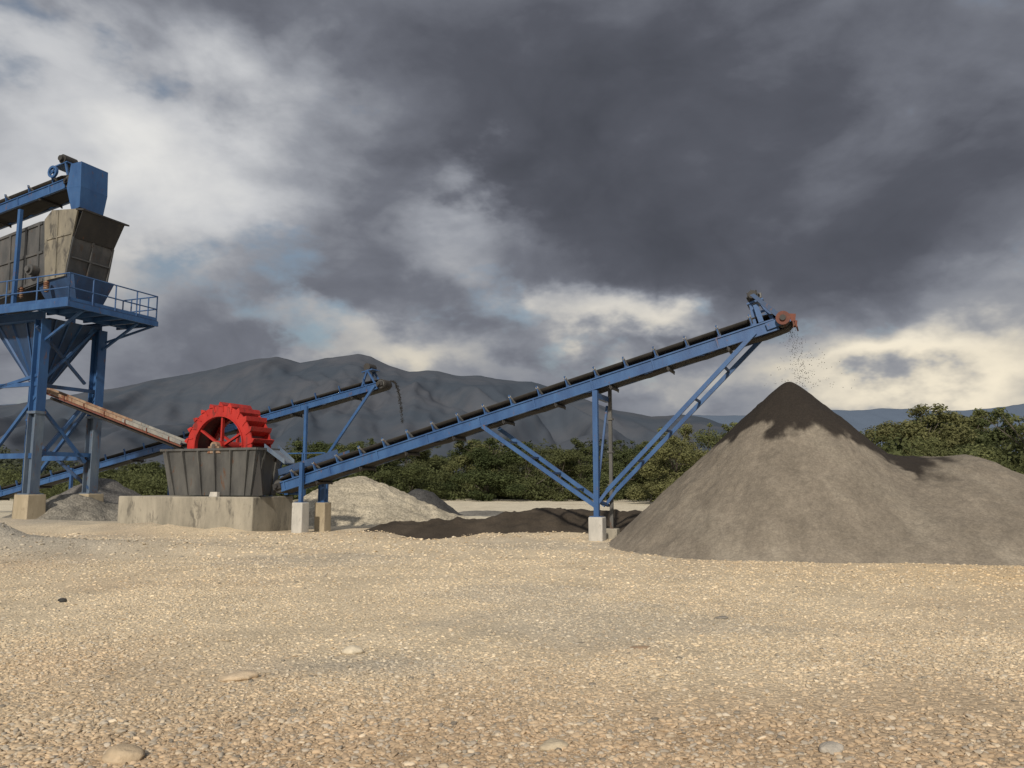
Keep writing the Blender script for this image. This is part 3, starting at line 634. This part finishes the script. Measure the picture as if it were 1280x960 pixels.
e0=bp(96,264); e1_=bp(91,296); e2_=bp(81,345)
wv=E2*(BF-BN)
mb=MB(); mb.hull([e0,e0+wv,e1_+wv,e1_],[q-E1*.06 for q in (e0,e0+wv,e1_+wv,e1_)]); mb.hull([e1_-UP*.02,e1_+wv-UP*.02,e2_+wv,e2_],[q-E1*.06 for q in (e1_-UP*.02,e1_+wv-UP*.02,e2_+wv,e2_)])
end=mb.build('end_plate',M['greyplate'],root)
mb=MB(); l0=e0+E1*.42-UP*.02-E2*.05; mb.hull([e0+UP*.05-E2*.05,e0+UP*.05+wv+E2*.1,l0+wv+E2*.35,l0],[q+UP*.07 for q in (e0+UP*.05-E2*.05,e0+UP*.05+wv+E2*.1,l0+wv+E2*.35,l0)])
mb.hull([e1_+E1*.06,e1_+wv+E1*.06,e0+wv+E1*.36+E2*.1,e0+E1*.32],[q+E1*.03 for q in (e1_+E1*.06,e1_+wv+E1*.06,e0+wv+E1*.36+E2*.1,e0+E1*.32)])
mb.build('discharge_lip',M['steel_dark'],root)
mb=MB()
for t in (.0,.5,1): 
    w=E2*(BF-BN)*t; mb.beam(e1_+w+E1*.05,e2_+w+E1*.05,.06,.06)
mb.beam(e1_.lerp(e2_,.5)+E1*.05,e1_.lerp(e2_,.5)+wv+E1*.05,.05,.06)
mb.build('end_ribs',M['greyplate'],root)
for px in (42,-20):
    c=bp(px,338+ (42-px)*.28,BN-.12); mb=MB(); mb.tube(c-E2*.22,c+E2*.1,.22,18); mb.tube(c-E2*.32,c-E2*.22,.12,14); mb.build('exciter',M['greyplate'],root)
for px,py in ((30,360),(62,352),(-30,385)):
    for b in (BN-.12,BF+.12):
        c=bp(px,py,BN); a,_,z=ab(c); mb=MB()
        for k in range(5): mb.tube(W(a,b,z-.05-.08*k),W(a,b,z-.09-.08*k),.11,12)
        mb.tube(W(a,b,z-.46),W(a,b,z),.07,10); mb.build('spring',M['rusty'],root)
root_t=[o for o in bpy.data.objects if o.name=='screening_tower'][0]
for px in (26,-40):
    for b in (21.75,24.5):
        c=onB(px,262,21.75); a,_,z=ab(c); MB().beam(W(a,b,zp),W(a,b,z+.0),.14,.14).build('upper_post',M['blue'],root_t)
# ---------------------------------------------------------------- top feed conveyor
fa=onB(-160,318,22.65); fb=onB(84,222,22.65); A1,_,Z1=ab(fa); A2,_,Z2=ab(fb)
fr,QF,LF,AXF,UPF=conveyor('belt_conveyor','blue feed conveyor rising to the top of the tower at upper left','conveyor',(A1,Z1),(A2,Z2),23.15,.5,.42,9,n_ret=4,drumr=.28)
mb=MB()
hA=ab(onB(88,215,22.55))[0]; zt_=ab(onB(88,205,22.55))[2]; zb_=ab(onB(92,262,22.55))[2]
mb.hull([W(hA+.15,22.6,zb_),W(hA+.6,22.6,zb_+.1),W(hA+.6,23.75,zb_+.1),W(hA+.15,23.75,zb_)],[W(hA-.15,22.55,zb_+1.0),W(hA+.65,22.55,zb_+.95),W(hA+.65,23.85,zb_+.95),W(hA-.15,23.85,zb_+1.0)])
mb.hull([W(hA-.15,22.55,zb_+1.003),W(hA+.65,22.55,zb_+.953),W(hA+.65,23.85,zb_+.953),W(hA-.15,23.85,zb_+1.003)],[W(hA,22.55,zt_),W(hA+.6,22.55,zt_+.02),W(hA+.6,23.85,zt_+.02),W(hA,23.85,zt_)])
mb.build('head_chute',M['blue'],fr)
c=QF(LF-.35,-.1,1.0); mb=MB(); mb.tube(c-E2*.3,c+E2*.3,.2,18); mb.tube(c-E2*.42,c-E2*.3,.12,14); mb.beam(c-E2*.25-UP*.2,c+E2*.25-UP*.2,.36,.06); mb.build('motor',M['steel_dark'],fr)
mb=MB()
for s_ in (LF-1.0,LF-.1):
    for sg in (-1,1): mb.beam(QF(s_,sg*.35,0),QF(LF-.5+(s_-LF+.55)*.6,sg*.35,.82),.07,.07,AXF)
mb.beam(QF(LF-.9,0,.8),QF(LF-.1,0,.8),.8,.05,UPF); mb.build('motor_bracket',M['blue'],fr)
c=QF(LF-.55,-.7,.35); mb=MB(); mb.ring(c,E2,.17,.26,.1,24); mb.ring(c,E2,.02,.07,.12,12)
for k in range(5): t=k*2*math.pi/5; mb.beam(c+(E1*math.cos(t)+UP*math.sin(t))*.05,c+(E1*math.cos(t)+UP*math.sin(t))*.2,.03,.04,E2)
mb.build('drive_pulley',M['blue'],fr)

# ---------------------------------------------------------------- chute to the washer
c0=onB(52,485,22.9); c1=onB(232,555,22.9); cm_=c0.lerp(c1,.62)
root=thing('feed_chute','long rusty tan chute sloping from the tower hopper down to the red wheel washer','chute',Vector((c0.x,c0.y,0)))
MB().beam(c0,cm_,.44,.04,UP).build('trough_floor',M['rusty'],root)
for sg in (-1,1): MB().beam(c0,cm_,.03,.12,UP,(sg*.235,.03)).build('trough_side',M['rusty'],root)
mb=MB(); mb.beam(cm_,c1,.46,.04,UP)
for sg in (-1,1): mb.beam(cm_,c1,.03,.13,UP,(sg*.245,.03))
mb.build('lower_trough',M['pale'],root)
mb=MB()
for k in range(7):
    w=c0.lerp(c1,(k+.5)/7); mb.beam(w-E2*.28-UP*.04,w+E2*.28-UP*.04,.05,.06); mb.beam(w-E2*.27-UP*.05,w-E2*.27+UP*.10,.05,.03)
mb.beam(c0-UP*.09-E2*.2,c1-UP*.09-E2*.2,.05,.07); mb.build('stiffener',M['orange'],root)
MB().tube(c0-UP*.45+E1*.6,c1-UP*.20-E1*.1,.06,8).build('water_pipe',M['steel_dark'],root)
# ---------------------------------------------------------------- far conveyor
t_=ab(onB(-30,622,32)); h_=ab(onB(474,476,32))
rb_,Q2,L2,AX2,UP2=conveyor('belt_conveyor','smaller blue belt conveyor farther back, its head above the pale gravel cone','conveyor',(t_[0],t_[2]),(h_[0],h_[2]),32.4,.4,.32,20,detail=False,n_ret=8,drumr=.22)
for px,pt,pb_ in ((380,508,600),):
    for b in (31.9,32.95):
        q=ab(onB(px,pb_,b)); qt=ab(onB(px,pt,b)); mb=MB(); mb.beam(W(q[0],b,-.1),W(q[0],b,qt[2]),.14,.14); mb.build('support_post',M['blue'],rb_)
        u=ab(onB(468,482,b)); mb=MB(); mb.beam(W(q[0]+.2,b,1.6),W(u[0],b,u[2]),.1,.12); mb.build('brace',M['blue'],rb_)
        u=ab(onB(300,532,b)); mb=MB(); mb.beam(W(q[0],b,1.2),W(u[0],b,u[2]),.1,.12); mb.build('brace',M['blue'],rb_)
for px,pt in ((215,555),(90,585)):
    for b in (31.95,32.9):
        qt=ab(onB(px,pt,b)); MB().beam(W(qt[0],b,-.1),W(qt[0],b,qt[2]),.14,.14).build('support_post',M['blue'],rb_)
c=Q2(L2-.6,0,.85); mb=MB(); mb.tube(c-E2*.3,c+E2*.3,.18,14); mb.build('motor',M['steel_dark'],rb_)
mb=MB()
for s_ in (L2-1,L2-.3):
    for sg in (-1,1): mb.beam(Q2(s_,sg*.3,0),Q2(L2-.6,sg*.3,.7),.08,.08,AX2)
mb.beam(Q2(L2-.9,0,.66),Q2(L2-.3,0,.66),.7,.05); mb.build('motor_bracket',M['blue'],rb_)

# ---------------------------------------------------------------- falling grains
def grains(name,label,fn,n,lo,hi,mat):
    vs=[];fs=[]
    for i in range(n):
        c=fn(); r=random.uniform(lo,hi); o=len(vs)
        A=Matrix.Rotation(random.uniform(0,6),3,Vector((random.random(),random.random(),random.random()+.1)))
        for q in ((1,0,0),(-1,0,0),(0,1,0),(0,-1,0),(0,0,1.2),(0,0,-1.2)): vs.append(c+(A@Vector(q))*r)
        for f in ((0,2,4),(2,1,4),(1,3,4),(3,0,4),(2,0,5),(1,2,5),(3,1,5),(0,3,5)): fs.append(tuple(o+k for k in f))
    o=MB().add(vs,fs).build(name,mat,None); tag(o,label,'falling sand' if 'sand' in name else 'falling gravel',kind='stuff')
hd=Q(LT+.22,0,-.15)
def f1():
    t=random.random()**.7; drop=t*(hd.z-PZ+.2); sp=random.gauss(0,1)
    return hd+E1*(-.1+.12*math.sqrt(t)+abs(sp)*.62*t if random.random()<.7 else random.gauss(-.15,.35)*t)+E2*random.gauss(0,.22)-UP*(drop+random.uniform(-.1,.1))
dgr=stone_mat('wet_grain',(.022,.020,.018))
grains('falling_sand','dark sand grains dropping from the long conveyor head onto the pile tip',f1,420,.007,.0135,dgr)
hd2=Q2(L2+.25,0,0)
def f2():
    t=random.random(); return hd2+E1*(.05+.75*t**.55)+E2*random.gauss(0,.06)-UP*(2.0*t*t+random.uniform(0,.08))+E1*random.gauss(0,.025)
grains('falling_gravel','dark thin stream of gravel dropping off the far conveyor head',f2,520,.013,.026,dgr)

# ---------------------------------------------------------------- vegetation
def leaf_arrays(rng,blobs,n,leaf):
    B=np.array(blobs); w=B[:,3]**2; w=w/w.sum(); k=rng.choice(len(B),n,p=w)
    d=rng.normal(size=(n,3)); d/=np.linalg.norm(d,axis=1)[:,None]
    rad=B[k,3]*(.35+.95*rng.random(n)**.9); c=B[k,:3]+d*rad[:,None]*np.array([1,1,.85])
    nr=d+rng.normal(size=(n,3))*.6+np.array([0,-.15,.3]); nr/=np.linalg.norm(nr,axis=1)[:,None]
    t=np.cross(nr,rng.normal(size=(n,3))); t/=np.linalg.norm(t,axis=1)[:,None]; bt=np.cross(nr,t)
    s=leaf*rng.uniform(.6,1.4,n)[:,None]
    v=np.stack([c-t*s,c+bt*s*.6,c+t*s,c-bt*s*.6],1).reshape(-1,3)
    return v
def leaf_mesh(name,v,mat):
    me=bpy.data.meshes.new(name); n=len(v)//4
    me.vertices.add(len(v)); me.vertices.foreach_set('co',v.astype(np.float32).ravel())
    me.loops.add(4*n); me.loops.foreach_set('vertex_index',np.arange(4*n,dtype=np.int32))
    me.polygons.add(n); me.polygons.foreach_set('loop_start',np.arange(0,4*n,4,dtype=np.int32)); 
    me.update(calc_edges=True); me.validate(); me.materials.append(mat); return me
TREES=[]
for v_ in range(7):
    rng=np.random.default_rng(300+v_); bl=[]
    nb=34; lean=rng.normal()*.12
    for i in range(nb):
        t=rng.uniform(0,6.28); z=.05+.80*rng.random(); env=(.44*math.sin(math.pi*min(1,(z+.15))**.8)+.08)*rng.uniform(.8,1.2)
        r=env*math.sqrt(rng.random()); bl.append((r*math.cos(t)+lean*z,r*math.sin(t),z,rng.uniform(.05,.12)))
    for i in range(9): bl.append((rng.normal()*.18+lean,rng.normal()*.12,rng.uniform(.78,.97),rng.uniform(.025,.055)))
    v=leaf_arrays(rng,bl,24000,.0112)
    tm=MB(); q=Vector((0,0,-.02)); rad=.020
    pts_=[q]
    for k in range(4): q=q+Vector((rng.normal()*.02,rng.normal()*.02,.13)); pts_.append(q)
    for k in range(4): tm.tube(pts_[k],pts_[k+1],rad*(1-.17*k),8,rad*(1-.17*(k+1)))
    for k in range(9):
        b_=bl[k]; st=pts_[1+k%4]; tm.tube(st,Vector(b_[:3]),rad*.45,6,rad*.12)
    for k in range(nb,nb+9):
        b_=bl[k]; tm.tube(pts_[4],Vector(b_[:3]),rad*.3,5,rad*.08)
    TREES.append((v,tm))
cache={}
def tree(px,ptop,depth,wf,variant,leafkey,label,group,name='broadleaf_tree'):
    p=onY(px,ptop,depth); h=p.z
    key=(variant,leafkey)
    if key not in cache:
        v,tm=TREES[variant]; cm=leaf_mesh('crown',v,M[leafkey])
        tmp=bpy.data.meshes.new('trunk'); tmp.from_pydata([tuple(q) for q in tm.v],[],tm.f); tmp.materials.append(M['bark']); cache[key]=(cm,tmp)
    r=thing(name,label,'tree',(p.x,p.y,-.05),group); r.rotation_euler.z=random.uniform(0,6.28)
    for me_,nm in zip(cache[key],('crown','trunk')):
        o=bpy.data.objects.new(nm,me_); COL.objects.link(o); o.parent=r; o.scale=(h*wf,h*wf,h*1.03)
    return r
GL='dense green broadleaf tree in the belt behind the yard'; GG='trees of the belt behind the yard'
i=0
for px in range(378,800,22):
    i+=1; tp_=random.choice((562,551,546,566,556))+ (4 if px>640 else 0)
    tree(px+random.uniform(-10,10),tp_,random.uniform(80,98),random.uniform(1.1,1.7),i%7,'leaf' if i%3 else 'leaf_warm',GL,GG)
for k,(px,t) in enumerate(((138,584),(165,577),(192,574),(215,580),(238,578),(345,566))):
    tree(px,t,92,1.3,k%6,'leaf','dark green tree in the row between the tower and the red wheel','trees between tower and wheel')
RT=[(812,548,74,'olive tree just left of the yellowish one beside the sand pile','leaf'),(846,533,66,'yellow-brown tinged tree behind the left slope of the sand pile','leaf_warm'),(884,527,70,'olive-brown tree highest on the left flank of the sand pile','leaf_warm'),(925,536,72,'tree mostly hidden behind the sand pile, left of its tip','leaf'),
(1112,518,54,'light green tree at the notch right of the sand pile tip','leaf_warm'),(1142,503,50,'tallest light green tree on the right, behind the sand pile','leaf_warm'),(1182,513,52,'mid green tree right of the tallest light green tree','leaf'),(1218,510,56,'broad olive tree second from the right edge','leaf_warm'),(1252,517,50,'dense green tree near the right edge behind the sand pile','leaf'),(1284,494,44,'tree cut by the right edge of the photo','leaf_warm'),(1160,545,46,'low bushy tree behind the saddle of the sand pile','leaf_warm'),(1225,548,46,'low dark bushy tree behind the right shoulder of the sand pile','leaf')]
for k,(px,t,d,lb,lk) in enumerate(RT): tree(px,t,d,1.25,(k*2+1)%7,lk,lb,None)
rng=np.random.default_rng(5); bl=[]
for i in range(620):
    x=rng.uniform(-130,150); y=rng.uniform(108,135); bl.append((x,y,rng.uniform(.5,6.2)*(.75+.3*math.sin(x*.13)),rng.uniform(1.4,2.8)))
fm=leaf_mesh('distant_wood',leaf_arrays(rng,bl,130000,.30),M['leaf_far']); fo=bpy.data.objects.new('distant_wood',fm); COL.objects.link(fo)
tag(fo,'far off dark green wood spread along the foot of the mountains','wood',kind='stuff')
rng=np.random.default_rng(6); bl=[]
for i in range(900):
    x=rng.uniform(-95,110); y=rng.uniform(78,100); 
    bl.append((x,y,rng.uniform(.2,2.7),rng.uniform(.5,1.7)))
for i in range(220):
    x=rng.uniform(14,60); y=rng.uniform(40,50)+.0; bl.append((x,y,rng.uniform(.2,3.6),rng.uniform(.7,1.4)))
fm=leaf_mesh('undergrowth',leaf_arrays(rng,bl,170000,.125),M['leaf']); fo=bpy.data.objects.new('undergrowth',fm); COL.objects.link(fo)
tag(fo,'low dark green undergrowth at the feet of the trees','undergrowth',kind='stuff')

# ---------------------------------------------------------------- mountains
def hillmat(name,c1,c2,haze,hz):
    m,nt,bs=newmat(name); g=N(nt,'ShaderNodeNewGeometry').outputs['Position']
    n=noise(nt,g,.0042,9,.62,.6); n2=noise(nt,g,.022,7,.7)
    col=mix(nt,ramp(nt,n.outputs[0],[(.40,0.),(.60,1.)]).outputs[0],c1,c2); col=mix(nt,ramp(nt,n2.outputs[0],[(.4,0.),(.7,.5)]).outputs[0],col,tuple(x*.6 for x in c1)); col=mix(nt,hz,col,haze)  # distance haze painted in: bluish tint blended into the slope base colour
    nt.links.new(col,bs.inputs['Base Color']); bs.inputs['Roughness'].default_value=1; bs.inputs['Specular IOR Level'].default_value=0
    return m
def mountains(name,label,sil,D,depth,mat,seed,amp):
    us=np.linspace(-1.3,1.3,900); ks=np.linspace(0,1.35,120)
    px=np.array([q[0] for q in sil],float); py=np.array([q[1] for q in sil],float)
    hh=np.interp(us*F+640,px,(605-py)/F*D)*1.0+H_CAM
    hh=hh+(fbm(us*26,us*0,4,seed)-.5)*12*D/2000
    X=np.zeros((120,900));Y=X.copy();Z=X.copy()
    for j,k in enumerate(ks):
        y=D-depth*(1-k); X[j]=us*D*(.55+.45*y/D); Y[j]=y
        s=np.interp(k,[0,.5,1,1.35],[0,.42,1,.35])
        wx=fbm(X[j]*.003,np.full(900,y*.003),3,seed+3)*1.6+y*.0012
        v1=fbm(X[j]*.0075+wx,np.full(900,y*.0012),2,seed); v2=fbm(X[j]*.024+wx*2,np.full(900,y*.005),4,seed+5)
        rd=1-np.sqrt((2*v1-1)**2+.01)*.9+.34*(v2-.5)
        w=math.sin(min(k,1)*math.pi)
        Z[j]=hh*s*(1)+ (rd-.75)*amp*hh*(w+.03) -4
    o=grid_mesh(name,X,Y,Z,mat); tag(o,label,'mountains',kind='structure'); return o
sil=[(-700,560),(-300,540),(0,505),(110,488),(150,482),(200,472),(250,462),(290,453),(320,446),(342,443),(372,452),(395,447),(420,442),(445,440),(462,443),(485,455),(510,463),(545,462),(575,467),(600,466),(635,474),(665,476),(700,485),(740,501),(775,512),(815,520),(850,516),(880,522),(920,535),(1000,560),(1100,590),(1300,603),(2000,606)]
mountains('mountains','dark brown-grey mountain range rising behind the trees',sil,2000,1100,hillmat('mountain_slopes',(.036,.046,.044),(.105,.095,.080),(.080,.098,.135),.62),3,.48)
sil2=[(-700,520),(0,505),(130,497),(300,520),(600,530),(800,525),(860,517),(930,520),(1000,512),(1060,511),(1120,509),(1180,513),(1240,509),(1290,503),(1400,498),(1800,540),(2300,590)]
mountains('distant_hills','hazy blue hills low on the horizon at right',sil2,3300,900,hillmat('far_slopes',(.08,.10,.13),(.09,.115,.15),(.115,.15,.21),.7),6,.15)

# ---------------------------------------------------------------- sky
SUN=Vector((-.16,-.84,.50)).normalized()
w=bpy.data.worlds.new('World'); SC.world=w; w.use_nodes=True; nt=w.node_tree
for n_ in list(nt.nodes): nt.nodes.remove(n_)
wo=N(nt,'ShaderNodeOutputWorld'); bgd=N(nt,'ShaderNodeBackground'); nt.links.new(bgd.outputs[0],wo.inputs[0])
sky=N(nt,'ShaderNodeTexSky',sky_type='NISHITA'); sky.sun_disc=False; sky.sun_elevation=math.asin(SUN.z); sky.sun_rotation=math.atan2(SUN.x,SUN.y); sky.air_density=1.2; sky.dust_density=2
tc=N(nt,'ShaderNodeTexCoord').outputs['Generated']
mp=N(nt,'ShaderNodeMapping'); mp.inputs['Scale'].default_value=(1,1,1.7); mp.inputs['Rotation'].default_value=(0,R(14),0); nt.links.new(tc,mp.inputs[0])
def vmath(op,a,b=None,sc=None):
    m=N(nt,'ShaderNodeVectorMath',operation=op)
    for i,v in enumerate((a,b)):
        if v is None: continue
        if isinstance(v,(tuple,list,Vector)): m.inputs[i].default_value=tuple(v)
        else: nt.links.new(v,m.inputs[i])
    if sc is not None: m.inputs['Scale'].default_value=sc
    return m
nA=noise(nt,mp.outputs[0],3.2,2,.5); nB=noise(nt,mp.outputs[0],8,5,.55)
wA=vmath('SCALE',vmath('SUBTRACT',nA.outputs['Color'],(.5,.5,.5)).outputs[0],sc=.22)
wB=vmath('SCALE',vmath('SUBTRACT',nB.outputs['Color'],(.5,.5,.5)).outputs[0],sc=.17)
dw=vmath('ADD',vmath('ADD',tc,wA.outputs[0]).outputs[0],wB.outputs[0]).outputs[0]
blobs=[(60,60,460,240,.10),(90,210,360,200,.19),(250,250,170,90,.12),(40,40,150,70,.12),(130,180,120,60,.06),(60,330,160,90,.04),(260,30,260,80,-.14),(20,160,90,50,-.06),
(720,120,460,230,-.13),(840,230,400,190,-.17),(1120,290,320,170,-.10),(460,340,240,90,-.09),(1150,20,260,100,.06),
(590,275,100,65,.26),(560,235,60,30,.10),(790,400,120,44,.40),(830,415,90,28,.16),(720,375,70,30,.10),(440,438,150,32,.18),(1170,395,140,60,.08),(1225,468,150,44,.32),(1130,485,130,26,.18),(1040,450,120,38,.12),(600,455,160,24,.08),(30,440,160,120,.08),(880,490,260,30,.14),(250,400,160,50,.03),(660,330,70,32,.08)]
tot=None
for (px,py,rx,ry,am_) in blobs:
    c=ray(px,py).normalized(); k=c.dot(Vector((0,math.cos(TH),math.sin(TH))))
    df=vmath('SUBTRACT',dw,c); ms=vmath('MULTIPLY',df.outputs[0],(F/rx/k,F/rx/k*.8,F/ry/k)); ln=vmath('LENGTH',ms.outputs[0])
    mr=N(nt,'ShaderNodeMapRange',interpolation_type='SMOOTHERSTEP'); nt.links.new(ln.outputs['Value'],mr.inputs[0])
    mr.inputs[1].default_value=0; mr.inputs[2].default_value=1.5; mr.inputs[3].default_value=am_; mr.inputs[4].default_value=0
    tot=mr.outputs[0] if tot is None else math_(nt,'ADD',tot,mr.outputs[0])
nC=noise(nt,mp.outputs[0],3.6,8,.52,.3)
nF=noise(nt,mp.outputs[0],7.5,6,.5,.4)
bil=math_(nt,'ABSOLUTE',math_(nt,'SUBTRACT',nF.outputs[0],.5))
fld=math_(nt,'ADD',tot,math_(nt,'MULTIPLY',math_(nt,'SUBTRACT',nC.outputs[0],.5),.70))
fld=math_(nt,'ADD',fld,math_(nt,'MULTIPLY',math_(nt,'SUBTRACT',bil,.07),.34))
sx=N(nt,'ShaderNodeSeparateXYZ'); nt.links.new(tc,sx.inputs[0])
back=N(nt,'ShaderNodeMapRange'); nt.links.new(sx.outputs[1],back.inputs[0]); back.inputs[1].default_value=.3; back.inputs[2].default_value=-.4; back.inputs[3].default_value=0; back.inputs[4].default_value=.24  # unseen sky behind the camera, brightened as added fill light
fld=math_(nt,'ADD',math_(nt,'ADD',fld,back.outputs[0]),.46)
cr=ramp(nt,fld,[(.08,(.066,.071,.088)),(.27,(.096,.102,.125)),(.42,(.165,.175,.207)),(.57,(.31,.325,.362)),(.74,(.55,.56,.58)),(.98,(.82,.81,.78))])
low=N(nt,'ShaderNodeMapRange'); nt.links.new(sx.outputs[2],low.inputs[0]); low.inputs[1].default_value=.30; low.inputs[2].default_value=.14; low.inputs[3].default_value=0; low.inputs[4].default_value=1
wf_=math_(nt,'MULTIPLY',low.outputs[0],ramp(nt,fld,[(.5,0.),(.75,1.)]).outputs[0])
crw=mix(nt,wf_,cr.outputs[0],(1.10,1.0,.82),'MULTIPLY')
gap=noise(nt,mp.outputs[0],6,5,.6); gm=math_(nt,'MULTIPLY',ramp(nt,gap.outputs[0],[(.54,0.),(.66,1.)]).outputs[0],ramp(nt,fld,[(.42,0.),(.5,.7),(.62,.7),(.72,0.)]).outputs[0])
skc=vmath('SCALE',sky.outputs[0],sc=.075)
col=mix(nt,gm,crw,skc.outputs[0])
nt.links.new(col,bgd.inputs[0]); bgd.inputs[1].default_value=1.0
try: w.cycles.sampling_method='MANUAL'; w.cycles.sample_map_resolution=256
except Exception: pass
ld=bpy.data.lights.new('sun','SUN'); ld.energy=3.6; ld.angle=R(2.5); ld.color=(1,.905,.77); lo=bpy.data.objects.new('sun',ld); COL.objects.link(lo)
lo.rotation_euler=(-SUN).to_track_quat('-Z','Y').to_euler()
# ---------------------------------------------------------------- camera
cd=bpy.data.cameras.new('camera'); cd.sensor_width=36; cd.lens=36*F/1280; cd.clip_end=20000; cd.clip_start=.05
co_=bpy.data.objects.new('camera',cd); COL.objects.link(co_); co_.location=CAM; co_.rotation_euler=(math.pi/2+TH,0,0); SC.camera=co_
SC.view_settings.view_transform='Standard'; SC.view_settings.look='None'; SC.view_settings.exposure=0
